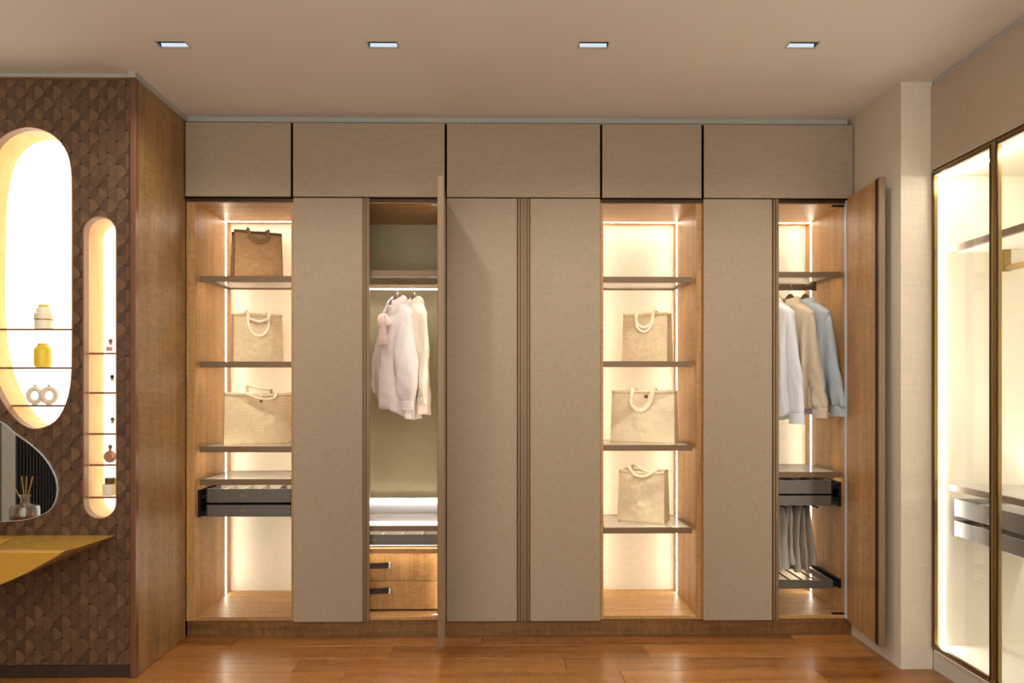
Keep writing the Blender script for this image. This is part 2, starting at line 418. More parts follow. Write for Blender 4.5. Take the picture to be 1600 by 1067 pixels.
def shelf(par, x0, x1, z1, th=.034, y0=.05, y1=.50, glassy=True, front='shelf_bronze', lit=True):
    s = obj('shelf', bx(x0, x1, y0, y0+.02, z1-th, z1, b=.0015), front, par)
    if lit: obj('led_strip', G().box(x0+.02, x1-.02, y0+.0195, y0+.0235, z1-th+.008, z1-th+.0125), 'led_shelf', s)
    if glassy:
        obj('glass_pane', bx(x0+.012, x1-.012, y0+.02, y1-.012, z1-.010, z1-.002, b=.001), 'shelf_glass', s)
        g = G().box(x0, x0+.012, y0+.02, y1, z1-.024, z1, b=.001).box(x1-.012, x1, y0+.02, y1, z1-.024, z1, b=.001).box(x0, x1, y1-.012, y1, z1-.020, z1, b=.001)
        obj('side_rail', g, front, s)
    else:
        obj('shelf_board', bx(x0, x1, y0+.02, y1, z1-.022, z1), 'bronze', s)
    return s
def tray(par, x0, x1, y0, y1, z0, z1, divs=0, badge=None, name='pull_out_tray', slant=False, pill=False, lining='tray_light', rails=True):
    t = .006
    g = G().box(x0, x1, y0, y0+t, z0, z1, b=.001).box(x0, x1, y1-t, y1, z0, z1).box(x0, x0+t, y0, y1, z0, z1).box(x1-t, x1, y0, y1, z0, z1)
    o = obj(name, g, 'gunmetal', par)
    obj('tray_bottom', G().box(x0+t, x1-t, y0+t, y1-t, z0+.004, z0+.010), lining, o)
    for k in range(divs):
        xx = x0+(x1-x0)*(k+1)/(divs+1)
        if slant:
            d = .05
            vs = [(xx-d, y0+t, z0+.012), (xx-d+.012, y0+t, z0+.012), (xx+d+.012, y1-t, z0+.012), (xx+d, y1-t, z0+.012)]
            vs += [(a, b_, z1-.002) for a, b_, c in vs]
            vs = [(min(max(a, x0+t), x1-t), b_, c) for a, b_, c in vs]
            obj('divider', G().add(vs, [(0, 1, 2, 3), (4, 5, 6, 7), (0, 1, 5, 4), (1, 2, 6, 5), (2, 3, 7, 6), (3, 0, 4, 7)]), 'gunmetal', o)
        else: obj('divider', G().box(xx-.003, xx+.003, y0+t, y1-t, z0+.010, z1-.003), lining, o)
    if not slant and divs: obj('divider', G().box(x0+t, x1-t, (y0+y1)/2-.003, (y0+y1)/2+.003, z0+.010, z1-.003), lining, o)
    if badge is not None:
        g = G(); zc = (z0+z1)/2
        for k in range(6): g.box(badge-.018+k*.0062, badge-.0135+k*.0062, y0-.0008, y0+.001, zc-.0035, zc+.0035-(k % 2)*.001)
        obj('badge', g, 'gold', o)
    return o
def led(par, *a, m='led_warm'): return obj('led_strip', G().box(*a), m, par)

def carcass(t, x0, x1, th0, th1, back='linen_back', zb=.098, zt=2.541, y1=.60):
    obj('side_panel', bx(x0, x0+th0, YF, y1, zb, zt), 'veneer_z', t)
    obj('side_panel', bx(x1-th1, x1, YF, y1, zb, zt), 'veneer_z', t)
    obj('bottom_panel', bx(x0+th0, x1-th1, YF, y1, zb, .119), 'veneer_x', t)
    obj('top_panel', bx(x0+th0, x1-th1, YF+.002, y1, 2.521, zt), 'veneer_x', t)
    obj('header_rail', bx(x0, x1, .012, YF, 2.526, 2.541, b=.001), 'bronze_dark', t)
    obj('back_panel', bx(x0+th0, x1-th1, YB, y1, .119, 2.521, b=0), back, t)

def door_geo(par, name, hinge, sgn, wd, rotz=0.0, zb=.095, zt=2.546, label=None):
    """hinge: (x, y); sgn +1 door extends to +x from the hinge. outer face at local y=0"""
    T = .034
    core = bx(.002*sgn, (wd-.036)*sgn, .008, T-.012 if rotz == 0 else T, zb+.002, zt-.002) if rotz == 0 else bx(.002*sgn, (wd-.020)*sgn, .008, T-.004, zb+.002, zt-.002)
    d = obj(name, core, 'veneer_z', par, loc=(hinge[0], hinge[1], 0), rotz=rotz)
    def sub(n, g, m):
        o = obj(n, g, m, d, local=True); return o
    sub('fabric_panel', bx(.003*sgn, (wd-.0415)*sgn, 0, .008, zb+.002, zt-.002, b=.0015), 'linen_door')
    T2 = T if rotz else T-.012
    g = G().box((wd-.0335)*sgn, (wd-.020)*sgn, .002, T2, zb, zt, b=.002).box((wd-.018)*sgn, wd*sgn, .001, T2, zb, zt, b=.002)
    sub('handle_profile', g, 'profile')
    g = G().box((wd-.0415)*sgn, (wd-.0335)*sgn, .0082, T2-.002, zb, zt).box((wd-.0202)*sgn, (wd-.0178)*sgn, .007, T2-.001, zb, zt)
    if rotz: g.box((wd-.046)*sgn, (wd-.014)*sgn, T-.001, T+.0006, zb+.004, zt-.004)
    sub('groove_shade', g, 'shadow_gap')  # near-black strips stand in for the shade inside the handle grooves
    if label: d['label'] = label
    return d

# A: open display unit on the left
A = thing('open_shelf_unit', 'tall open lit shelving unit at the left end of the wardrobe', 'wardrobe', (-1.52, .3, .098))
carcass(A, -1.834, -1.210, .048, .018)
led(A, -1.786, -1.7845, .500, .514, .12, 2.520)
led(A, -1.7785, -1.230, .500, .514, 2.5195, 2.5212)
led(A, -1.2295, -1.228, .500, .514, .12, 2.520)
for z in (2.1, 1.601, 1.106, .915): shelf(A, -1.768, -1.230, z)
tray(A, -1.735, -1.236, .065, .50, .777, .856, divs=4, badge=-1.52)
tray(A, -1.735, -1.236, .065, .50, .694, .762, divs=7, badge=-1.525, slant=True, lining='tray_dark')
obj('drawer_runner', bx(-1.786, -1.737, .08, .48, .695, .72).box(-1.786, -1.770, .07, .50, .69, .85).box(-1.786, -1.737, .08, .48, .80, .82), 'black_metal', A)

# B+C: double door unit, right door open
B = thing('double_door_wardrobe', 'double wardrobe whose right door stands open on a white blouse and a cream jacket', 'wardrobe', (-.77, .3, .098))
carcass(B, -1.209, -.331, .018, .018, back='linen_back_olive')
door_geo(B, 'door', (-1.212, 0), 1, .440)
dC = door_geo(B, 'door', (-.332, -.004), -1, .440, rotz=math.radians(93.4))
shelf(B, -1.188, -.352, 2.135, th=.036, y0=.05, y1=.52, glassy=False, lit=False)
obj('led_strip', G().box(-1.186, -.354, .0705, .076, 2.102, 2.108), 'led_neutral', B)  # strip added behind the shelf rail to brighten the blouse and jacket
rod = obj('hanging_rail', bx(-1.190, -.350, .285, .315, 2.062, 2.088, b=.003), 'bronze', B)
obj('led_strip', G().box(-1.188, -.352, .293, .307, 2.056, 2.0625), 'led_neutral', rod)
obj('rail_bracket', G().box(-1.19, -1.178, .285, .315, 2.07, 2.12), 'bronze', B); obj('rail_bracket', G().box(-.362, -.350, .285, .315, 2.07, 2.12), 'bronze', B)
shelf(B, -1.188, -.352, .640, th=.030, y0=.05, y1=.50)
led(B, -1.188, -.352, .556, .566, .705, .715, m='led_neutral')
obj('led_profile', bx(-1.190, -.350, .566, .589, .62, .73), 'alu_white', B)
tj = tray(B, -1.180, -.362, .062, .50, .525, .588, divs=6, badge=-.765)
led(B, -.356, -.350, .052, .062, .52, 2.09, m='led_soft')
led(B, -.356, -.350, .052, .062, 2.15, 2.51, m='led_soft')
led(B, -.356, -.350, .09, .10, .13, .47, m='led_soft')
ct = obj('chest_top', bx(-1.190, -.350, .055, .588, .478, .506), 'veneer_x', B)
led(B, -1.188, -.352, .075, .083, .4762, .478)
led(B, -1.178, -.364, .072, .080, .5225, .525, m='led_soft')
for z0, z1 in ((.302, .468), (.132, .299)):
    d = obj('drawer', bx(-1.186, -.354, .125, .150, z0, z1, b=.001), 'veneer_z', B)
    obj('drawer_box', G().box(-1.17, -.37, .150, .56, z0+.01, z1-.02), 'veneer_z', d)
    zc = z0+.095 if z0 > .3 else z0+.115
    pts = catmull([(-.90, .118, zc), (-.85, .098, zc), (-.775, .092, zc), (-.72, .100, zc), (-.672, .116, zc)], 5)
    R = [[(p.x, p.y, p.z-.016), (p.x, p.y, p.z+.016), (p.x, p.y+.004, p.z+.016), (p.x, p.y+.004, p.z-.016)] for p in pts]
    obj('leather_pull', G().rings(R, True, True, True), 'leather', d)
    for xa in (-.677, -.91): obj('pull_mount', bx(xa, xa+.013, .098, .125, zc-.018, zc+.018), 'chrome', d)
obj('door_hinge', bx(-.42, -.35, .030, .050, 2.509, 2.519), 'chrome', B); obj('door_hinge', bx(-.42, -.35, .028, .046, .121, .128), 'chrome', B)

# D+E closed
D_ = thing('double_door_wardrobe', 'closed double wardrobe in the middle, both fabric doors shut', 'wardrobe', (.12, .3, .098))
carcass(D_, -.328, .563, .018, .018)
door_geo(D_, 'door', (-.3285, 0), 1, .4475)
door_geo(D_, 'door', (.5665, 0), -1, .4475)

# F open display
F = thing('open_shelf_unit', 'tall open lit shelving unit holding three pale totes, right of the closed doors', 'wardrobe', (.86, .3, .098))
carcass(F, .567, 1.160, .018, .032)
led(F, 1.1265, 1.128, .500, .514, .12, 2.520)
led(F, .585, .5865, .500, .514, .12, 2.520)
led(F, .596, 1.1185, .500, .514, 2.5195, 2.5212)
for z in (2.1, 1.604, 1.112, .627): shelf(F, .589, 1.112, z)

# G+H double, right door open
Hh = thing('double_door_wardrobe', 'double wardrobe at the right end, right door open on three hanging shirts', 'wardrobe', (1.6, .3, .098))
carcass(Hh, 1.161, 2.042, .018, .038)
door_geo(Hh, 'door', (1.1625, 0), 1, .442)
door_geo(Hh, 'door', (2.030, -.006), -1, .440, rotz=math.radians(85.6), zt=2.548)
led(Hh, 2.0025, 2.004, .500, .514, .12, 2.520)
led(Hh, 1.181, 1.993, .500, .514, 2.5195, 2.5212)
led(Hh, 1.179, 1.1805, .500, .514, .12, 2.520)
obj('edge_profile', bx(1.998, 2.020, .004, .024, .10, 2.541), 'alu_white', Hh)
shelf(Hh, 1.190, 1.990, 2.131, th=.032)
r_ = obj('hanging_rail', bx(1.24, 1.935, .285, .315, 2.056, 2.084, b=.002), 'bronze_dark', Hh)
for xa in (1.23, 1.925): obj('rail_bracket', G().box(xa, xa+.02, .283, .317, 2.052, 2.108, b=.001), 'bronze_dark', r_)
shelf(Hh, 1.190, 1.990, .953, th=.034)
for z0, z1, sl in ((.822, .902, False), (.752, .812, True)):
    tray(Hh, 1.215, 1.945, .065, .50, z0, z1, divs=7, badge=1.49, slant=sl, lining='tray_dark')
obj('drawer_runner', bx(1.947, 2.003, .08, .48, .775, .80).box(1.985, 2.003, .075, .50, .745, .89).box(1.947, 2.003, .08, .48, .85, .87), 'black_metal', Hh)
tr = obj('trouser_rack', bx(1.215, 1.950, .065, .080, .262, .312).box(1.215, 1.227, .08, .50, .275, .300).box(1.938, 1.950, .08, .50, .275, .312).box(1.215, 1.95, .488, .50, .275, .300), 'gunmetal', Hh)
g = G()
for k in range(9): g.tube([(1.28+k*.075, .085, .288), (1.28+k*.075, .488, .288)], .005, 8)
obj('rack_bar', g, 'black_metal', tr)
obj('drawer_runner', bx(1.950, 2.003, .08, .48, .270, .290).box(1.985, 2.003, .075, .50, .262, .315), 'black_metal', Hh)
for k in range(4):
    xx = 1.68+k*.062
    obj('trouser_bar', G().tube([(xx, .09, .738), (xx, .48, .738)], .006, 8), 'black_metal', Hh)
obj('door_hinge', bx(1.93, 2.0, .028, .046, 2.509, 2.519), 'black_metal', Hh); obj('door_hinge', bx(1.93, 2.0, .028, .046, .121, .129), 'black_metal', Hh)

# overhead cabinets
OV = [(-1.832, -1.221, 'leftmost'), (-1.215, -.334, 'second from left, wide'), (-.328, .566, 'middle, widest'), (.572, 1.156, 'fourth from left, narrow'), (1.163, 2.042, 'rightmost, wide')]
for x0, x1, nm in OV:
    t = thing('overhead_cabinet', 'low fabric-fronted cupboard above the wardrobes, '+nm, 'cupboard', ((x0+x1)/2, .3, 2.543), 0, 'overhead cupboards')
    obj('body', bx(x0, x1, .022, .60, 2.543, 2.983), 'bronze_dark', t)
    d = obj('door', bx(x0+.001, x1-.001, .004, .0215, 2.547, 2.982), 'bronze_dark', t)
    obj('fabric_panel', bx(x0+.004, x1-.004, 0, .0038, 2.551, 2.978, b=.001), 'linen_door', d)
# ------------------------------------------------------------------ marquetry wall unit with niches (left)
YM = -.555
BIG = [(-2.355, 2.747), (-2.257, 2.716), (-2.187, 2.643), (-2.156, 2.537), (-2.152, 2.329), (-2.152, 2.041), (-2.152, 1.721), (-2.156, 1.498), (-2.181, 1.37), (-2.235, 1.28), (-2.321, 1.242), (-2.39, 1.258), (-2.454, 1.315), (-2.511, 1.402), (-2.558, 1.513), (-2.59, 1.657), (-2.606, 1.849), (-2.606, 2.104), (-2.596, 2.424), (-2.561, 2.6), (-2.511, 2.686), (-2.441, 2.731)]
big = [(p.x, p.y) for p in catmull([(a, b_, 0) for a, b_ in BIG], 3, True)]
slim = []
for k in range(17): a = PI*k/16; slim.append((-2.014+.081*math.cos(a), 2.222+.081*math.sin(a)))
for k in range(17): a = PI+PI*k/16; slim.append((-2.014+.081*math.cos(a), .875+.081*math.sin(a)))
X0M, X1M, Z0M, Z1M = -3.3, -1.857, .062, 2.985
M_ = thing('marquetry_wall_unit', 'projecting wall unit faced with brown scallop marquetry and two lit rounded niches', 'wall unit', (-2.5, -.28, 0))
obj('backing_board', slab_xz([(X0M, Z0M), (X1M, Z0M), (X1M, Z1M), (X0M, Z1M)], [big, slim], YM+.002, YM+.020), 'marq_base', M_)
obj('side_panel', bx(-1.860, -1.8355, -.538, .018, .002, 2.99, b=.001), 'side_wood', M_)
obj('corner_post', bx(-1.8575, -1.829, -.575, -.539, .002, 2.990, b=.004), 'post_finish', M_)
obj('top_rail', bx(X0M, -1.858, -.560, -.535, 2.985, 2.997), 'plinth_wood', M_)
obj('base_rail', bx(X0M, -1.858, -.562, -.535, .0, .060, b=.003), 'marq_base', M_)
obj('carcass', G().box(X0M, -1.862, -.345, -.02, .0, 2.99), 'marq_base', M_)
CW, RH, RR = .0454, .0564, .0452
def half(sg):
    pts = []
    for k in range(7): a = PI/2*(1-k/6); pts.append((RR*math.cos(a), RR*math.sin(a)))
    # lower edge follows the neighbour's arch: centre (RR, -RH)
    for k in range(1, 7): a = PI/2+PI/2*k/6; pts.append((RR+RR*math.cos(a), -RH+RR*math.sin(a)))
    q = [(sg*(.0005+x*.978), z*.985) for x, z in pts]
    return q if sg > 0 else q[::-1]
halves = {1: half(1), -1: half(-1)}
pm = {s_: mesh_of('veneer_piece', slab_xz(halves[s_], [], -.0022, .0), 'marq_a' if s_ > 0 else 'marq_b') for s_ in (1, -1)}
def inside(p, poly):
    c = False; n = len(poly)
    for i in range(n):
        a, b_ = poly[i], poly[(i+1) % n]
        if (a[1] > p[1]) != (b_[1] > p[1]) and p[0] < (b_[0]-a[0])*(p[1]-a[1])/(b_[1]-a[1])+a[0]: c = not c
    return c
cells = []
xl = -1.886
for rr in range(-1, 54):
    cz = Z0M+.03+rr*RH
    for cc in range(-1, 34):
        cx = xl-cc*CW
        if (cc+rr) % 2: continue
        for s_ in (1, -1):
            pts = [(cx+a, cz+b_) for a, b_ in halves[s_]]
            if any(not(X0M < a < X1M and Z0M < b_ < Z1M) for a, b_ in pts) and all(not(X0M < a < X1M and Z0M < b_ < Z1M) for a, b_ in pts): continue
            hit = [h for h in (big, slim) if any(inside(p, h) for p in pts) or any(min((q[0]-a)**2+(q[1]-b_)**2 for q in h) < .0004 for a, b_ in pts)]
            if any(all(inside(p, h) for p in pts) for h in (big, slim)): continue
            edge = any(not(X0M < a < X1M and Z0M < b_ < Z1M) for a, b_ in pts)
            cells.append((cx, cz, s_, pts, hit, edge))
# whole pieces first as singles (those in the picture), the rest joined
whole = [c for c in cells if not c[4] and not c[5] and c[0] > -2.52]
whole.sort(key=lambda c: (abs(c[1]-1.1)))
single = set(id(c) for c in whole[:296])
rest = {1: G(), -1: G()}
for c in cells:
    cx, cz, s_, pts, hit, edge = c
    if id(c) in single:
        o = bpy.data.objects.new('veneer_piece', pm[s_]); C.objects.link(o); o.parent = M_
        o.location = (cx-(-2.5), YM+.002-(-.28), cz); continue
    holes = list(hit)
    poly = pts
    if edge:
        B0 = [(X0M, Z0M), (X1M, Z0M), (X1M, Z1M), (X0M, Z1M)]
        def clip(P, f, inter):
            out = []
            for i in range(len(P)):
                a, b_ = P[i-1], P[i]
                if f(b_):
                    if not f(a): out.append(inter(a, b_))
                    out.append(b_)
                elif f(a): out.append(inter(a, b_))
            return out
        for ax, v, sg in ((0, X0M, 1), (0, X1M-.0005, -1), (1, Z0M, 1), (1, Z1M, -1)):
            f = lambda p: sg*(p[ax]-v) >= 0
            def inter(a, b_):
                t = (v-a[ax])/(b_[ax]-a[ax]); return (a[0]+(b_[0]-a[0])*t, a[1]+(b_[1]-a[1])*t)
            poly = clip(poly, f, inter)
            if not poly: break
    if len(poly) < 3: continue
    try:
        gg = slab_xz(poly, holes, YM-.0002, YM+.002)
        rest[s_].add(gg.v, gg.f)
    except Exception as e: pass
for s_ in (1, -1):
    o = obj('veneer_pieces', rest[s_], 'marq_a' if s_ > 0 else 'marq_b', M_); o['kind'] = 'stuff'
def offset(poly, d):
    n = len(poly); out = []; area_ = sum(poly[i-1][0]*poly[i][1]-poly[i][0]*poly[i-1][1] for i in range(n)); sg = 1 if area_ > 0 else -1
    for i in range(n):
        a = Vector(poly[i-1]); b_ = Vector(poly[(i+1) % n]); t = (b_-a).normalized(); nn = Vector((t.y, -t.x))*sg
        out.append((poly[i][0]+nn.x*d, poly[i][1]+nn.y*d))
    return out
YN = -.372
for nm, pl_ in (('niche', big), ('niche', slim)):
    i1 = offset(pl_, -.0015); i0 = offset(pl_, .004)
    fr = obj('niche_frame', G().rings([[(x, YM-.004, z) for x, z in i0], [(x, YM-.004, z) for x, z in i1], [(x, YM+.038, z) for x, z in i1], [(x, YM+.038, z) for x, z in i0], [(x, YM-.004, z) for x, z in i0]]), 'niche_lip', M_)
    i4 = offset(pl_, .003)
    obj('shadow_line', G().rings([[(x, YM+.0375, z) for x, z in i4], [(x, YM+.0425, z) for x, z in i4], [(x, YM+.0425, z) for x, z in offset(pl_, .006)], [(x, YM+.0375, z) for x, z in offset(pl_, .006)], [(x, YM+.0375, z) for x, z in i4]]), 'shadow_gap', M_)  # dark ring painted as the shade in the joint behind the frame
    i2 = offset(pl_, -.0005); i3 = offset(pl_, .006)
    obj('niche_wall', G().rings([[(x, YM+.042, z) for x, z in i2], [(x, YN, z) for x, z in i2], [(x, YN, z) for x, z in i3], [(x, YM+.042, z) for x, z in i3], [(x, YM+.042, z) for x, z in i2]]), 'niche_wall', M_)
    obj('backlit_panel', slab_xz(offset(pl_, .004), [], YN+.001, YN+.008), 'backlight', M_)
def chord(poly, z):
    xs = []
    for i in range(len(poly)):
        a, b_ = poly[i-1], poly[i]
        if (a[1] > z) != (b_[1] > z): xs.append(a[0]+(b_[0]-a[0])*(z-a[1])/(b_[1]-a[1]))
    return min(xs), max(xs)
ZB = [1.746, 1.551, 1.360]; ZS = [1.624, 1.425, 1.217, 1.060, .896]
for pl_, zz in ((big, ZB), (slim, ZS)):
    for z in zz:
        a, b_ = chord(pl_, z-.003)
        s_ = obj('glass_shelf', bx(a+.002, b_-.002, -.508, YN-.002, z-.008, z, b=.0008), 'clear_glass', M_)
        obj('shelf_edge', bx(a+.002, b_-.002, -.512, -.508, z-.0085, z+.0005, b=.0005), 'bronze_pill', s_)

# decor in the niches
def lathe_obj(name, prof, loc, mat, label, cat, group=None, n=28, parts=()):
    o = obj(name, G().lathe(prof, n=n), mat, None, smooth=True, loc=loc); tag(o, label, cat, group)
    for nm, pf, m_ in parts: obj(nm, G().lathe(pf, n=20), m_, o, smooth=True, local=True)
    return o
lathe_obj('vase', [(.030, 0), (.038, .006), (.040, .02), (.041, .085), (.037, .100), (.027, .110), (.024, .114), (.024, .119), (.027, .123), (.021, .123), (.020, .105)], (-2.360, -.455, 1.551), 'yellow_ceramic', 'bright yellow shouldered ceramic vase on the middle glass shelf of the large niche', 'vase')
def donut(loc, label, ry):
    g = G(); n = 28; R = []
    for i in range(n+1):
        a = 2*PI*i/n; c = (.030*math.cos(a), 0, .048+.034*math.sin(a)); rr = .0125
        R.append([(c[0]+rr*math.cos(b_)*math.cos(a), rr*1.2*math.sin(b_), c[2]+rr*math.cos(b_)*math.sin(a)) for b_ in [2*PI*j/12 for j in range(12)]])
    g.rings(R)
    o = obj('ring_vase', g, 'white_ceramic', None, smooth=True, loc=loc, rotz=ry); tag(o, label, 'vase', 'ring vases in the large niche')
    obj('neck', G().lathe([(.006, .088), (.007, .1), (.010, .104), (.006, .104)], n=14), 'white_ceramic', o, smooth=True, local=True)
    obj('foot', G().lathe([(.014, 0), (.012, .006), (.008, .010)], n=14), 'white_ceramic', o, smooth=True, local=True)
donut((-2.400, -.455, 1.360), 'matte white ring-shaped vase, left one of the pair on the lowest shelf', .15)
donut((-2.329, -.455, 1.360), 'matte white ring-shaped vase, right one of the pair on the lowest shelf', .7)
lathe_obj('stacked_jar', [(.030, 0), (.042, .004), (.043, .045), (.040, .050), (.045, .052), (.045, .080), (.036, .083), (.034, .105), (.028, .112), (.012, .118)], (-2.355, -.455, 1.746), 'jar_frost', 'pale frosted stacked glass jar on the top glass shelf of the large niche', 'jar', parts=[('band', [(.0455, .049), (.0455, .053)], 'gold'), ('lid', [(.026, .108), (.024, .125), (.004, .130)], 'yellow_ceramic')])
xs_ = -2.005; ys_ = -.455
def perfume(loc, wdt, hgt, mat, cap, label, lab_m=None, roundb=False):
    if roundb:
        g = G(); R = []
        n = 24
        R = [[(.031*r_*math.cos(2*PI*i/n), y_, .034+.031*r_*math.sin(2*PI*i/n)) for i in range(n)] for r_, y_ in ((.3, -.011), (.8, -.011), (1, -.006), (1, .006), (.8, .011), (.3, .011))]
        g.rings(R, True, True, True)
    else: g = bx(-wdt/2, wdt/2, -.012, .012, 0, hgt, b=.003)
    o = obj('perfume_bottle', g, mat, None, loc=loc, smooth=roundb); tag(o, label, 'perfume', 'perfume bottles in the slim niche')
    top = .066 if roundb else hgt
    obj('collar', G().lathe([(.007, top-.002), (.007, top+.008)], n=14), 'gold', o, local=True)
    obj('cap', G().lathe([(.004, top+.008), (.009, top+.012), (.010, top+.020), (.007, top+.027), (.002, top+.030)], n=14), cap, o, smooth=True, local=True)
    if lab_m: obj('label_plate', bx(-wdt*.4, wdt*.4, -.0135, -.012, hgt*.25, hgt*.75, b=.0005), lab_m, o, local=True)
    return o
perfume((xs_-.010, ys_, 1.624), .040, .045, 'vessel_glass', 'bronze_pill', 'small clear perfume bottle with peach label on the top shelf of the slim niche', 'label_peach')
perfume((xs_-.002, ys_, 1.425), .034, .060, 'vessel_glass', 'tray_dark', 'clear perfume bottle with small dark cap on the second shelf of the slim niche')
perfume((xs_-.000, ys_, 1.217), .044, .050, 'vessel_glass', 'gunmetal', 'clear perfume bottle with grey angled cap on the third shelf of the slim niche')
perfume((xs_-.012, ys_, 1.060), .06, .06, 'rose_glass', 'gunmetal', 'flat round rose-coloured perfume bottle on the fourth shelf of the slim niche', roundb=True)
lathe_obj('candle_jar', [(.028, 0), (.034, .004), (.036, .052), (.034, .058), (.012, .060)], (xs_-.012, ys_, .896), 'jar_frost', 'white candle jar with dark olive lid on the lowest shelf of the slim niche', 'candle', parts=[('lid', [(.025, .060), (.026, .064), (.026, .088), (.023, .090), (.003, .090)], 'olive_cap')])

# pebble mirror
MP = [(-2.75, 1.345), (-2.637, 1.338), (-2.511, 1.283), (-2.473, 1.261), (-2.432, 1.223), (-2.352, 1.165), (-2.283, 1.098), (-2.232, 1.011), (-2.219, .938), (-2.232, .874), (-2.263, .832), (-2.321, .804), (-2.384, .788), (-2.511, .779), (-2.637, .779), (-2.80, .785), (-2.90, .86), (-2.94, 1.0), (-2.90, 1.2), (-2.84, 1.30)]
mp_ = [(p.x, p.y) for p in catmull([(a, b_, 0) for a, b_ in MP], 4, True)]
mt = thing('wall_mirror', 'pebble-shaped frameless mirror on the marquetry above the yellow basin', 'mirror', (-2.5, YM, 1.05))
obj('mirror_glass', slab_xz(offset(mp_, -.003), [], -.568, -.563), 'mirror_silver', mt)
i0 = offset(mp_, .0); i1 = offset(mp_, -.0022)
obj('mirror_edge', G().rings([[(x, -.557, z) for x, z in i0], [(x, -.5695, z) for x, z in i0], [(x, -.5695, z) for x, z in i1], [(x, -.557, z) for x, z in i1], [(x, -.557, z) for x, z in i0]]), 'alu_white', mt)

# sculpted basin counter
g = G(); ZT = .710
K = 30; xt = [i/K for i in range(K+1)]
def zc_front(x):  # lower edge of the front face
    P = [(-1.972, .708), (-2.00, .690), (-2.057, .658), (-2.143, .610), (-2.257, .560), (-2.45, .50), (-2.8, .46), (-3.3, .45)]
    for (a, za), (b_, zb_) in zip(P, P[1:]):
        if b_ <= x <= a: return za+(zb_-za)*(a-x)/(a-b_)
    return P[-1][1]
R = []
for u in xt:
    xf = -1.972-1.2*u; xb = -1.942-1.23*u
    zf = zc_front(xf) if u > 0 else ZT-.002
    zb_ = ZT-.002-(zc_front(-1.972) - zc_front(-1.972-(1.23*u)*.86))*1.0 if u > 0 else ZT-.003
    yf = -.935
    sec = [(xb, -.557, ZT)]
    for q in range(1, 7): k = q/7; sec.append((xb+(xf-xb)*k, -.557+(yf+.557)*k, ZT))
    sec += [(xf, yf+.004, ZT), (xf, yf, ZT-.003), (xf, yf, zf+.003), (xf, yf+.004, zf)]
    for q in range(1, 7): k = q/7; sec.append((xf+(xb-xf)*k, yf+(-.557-yf)*k, zf+(zb_-zf)*k+.02*0))
    sec.append((xb, -.557, zb_)); R.append(sec)
bc = thing('basin_counter', 'glossy mustard yellow wall-hung basin counter tapering to a point', 'washbasin', (-2.5, -.75, .5))
# basin hollow: sink the top face by moving interior points
def hollow(p):
    x, y_, z = p
    if z > ZT-.001 and -.90 < y_ < -.60:
        d = math.hypot((x+2.70)/.33, (y_+.755)/.135)
        if d < 1: return (x, y_, z-.07*(1-d*d)**.5)
    return p
R2 = []
for i in range(len(R)-1):
    for k in range(4):
        t = k/4; R2.append([tuple(a+(b_-a)*t for a, b_ in zip(p, q)) for p, q in zip(R[i], R[i+1])])
R2.append(R[-1])
R2 = [[hollow(p) for p in s_] for s_ in R2]
obj('counter_body', G().rings(R2, True, True, True), 'basin_glaze', bc, smooth=True)
obj('drain', G().lathe([(.018, .0), (.02, .003), (.004, .004)], cx=-2.70, cy=-.755, cz=.641), 'chrome', bc, smooth=True)

# reed diffuser (seen in the mirror)
df = thing('reed_diffuser', 'clear glass reed diffuser with amber oil, seen reflected in the pebble mirror', 'diffuser', (-2.548, -.83, .711))
obj('bottle', G().lathe([(.062, 0), (.068, .006), (.070, .02), (.070, .095), (.064, .108), (.030, .114), (.022, .120), (.021, .150), (.030, .166), (.028, .166), (.019, .150), (.020, .122), (.060, .104), (.066, .09), (.066, .01), (.0, .006)], cx=-2.548, cy=-.83, cz=.711, n=32, caps=False), 'vessel_glass', df, smooth=True)
obj('oil', G().lathe([(.060, .008), (.0645, .012), (.0645, .062), (.001, .062)], cx=-2.548, cy=-.83, cz=.711, n=28), 'amber_oil', df, smooth=True)
for k, (dx, dy) in enumerate([(-.075, .01), (-.03, -.02), (.008, .0), (.022, .02), (.034, -.01), (.050, .012)]):
    obj('reed', G().tube([(-2.548-dx*.5, -.83-dy*.5, .725), (-2.548+dx, -.83+dy, .975)], .0026, 6), 'reed', df)

# what the mirror shows of the left side of the room
sp = thing('slatted_wall_panel', 'dark vertical slatted wall panel reflected in the mirror', 'wall panel', (-3.93, -3.6, 0))
obj('panel_board', G().box(-3.949, -3.935, -4.5, -2.79, .001, 2.9), 'dark_slat', sp)
sm = mesh_of('slat', bx(0, .022, -.013, .013, 0, 2.88, b=.002), 'dark_slat')
for k in range(40):
    o = bpy.data.objects.new('slat', sm); C.objects.link(o); o.parent = sp; o.location = (-3.935+3.93, -2.81-.042*k+3.6, .01)
struct('trim_4', G().box(-3.949, -3.88, -2.785, -2.62, 0, 2.95, b=.002), 'grey_panel')
sh = thing('display_rack', 'black open rack by the left wall, its edge reflected in the mirror', 'shelf', (-3.75, -1.7, 0))
obj('back_board', bx(-3.948, -3.93, -2.15, -1.2, .002, 2.4), 'dark_slat', sh)
for z in (.02, .55, 1.05, 1.6, 2.2): obj('shelf', bx(-3.93, -3.60, -2.15, -1.2, z, z+.03), 'niche_lip', sh)
for y in (-2.15, -1.22): obj('upright', bx(-3.63, -3.60, y, y+.02, .002, 2.4), 'black_metal', sh)
fl = thing('flower_vase', 'white flowers in a slim dark vase on the black rack, at the mirror\'s left edge', 'flowers', (-3.76, -2.08, .58))
obj('vase', G().lathe([(.03, 0), (.04, .02), (.03, .12), (.02, .16), (.024, .17)], cx=-3.76, cy=-2.08, cz=.5805), 'tray_dark', fl, smooth=True)
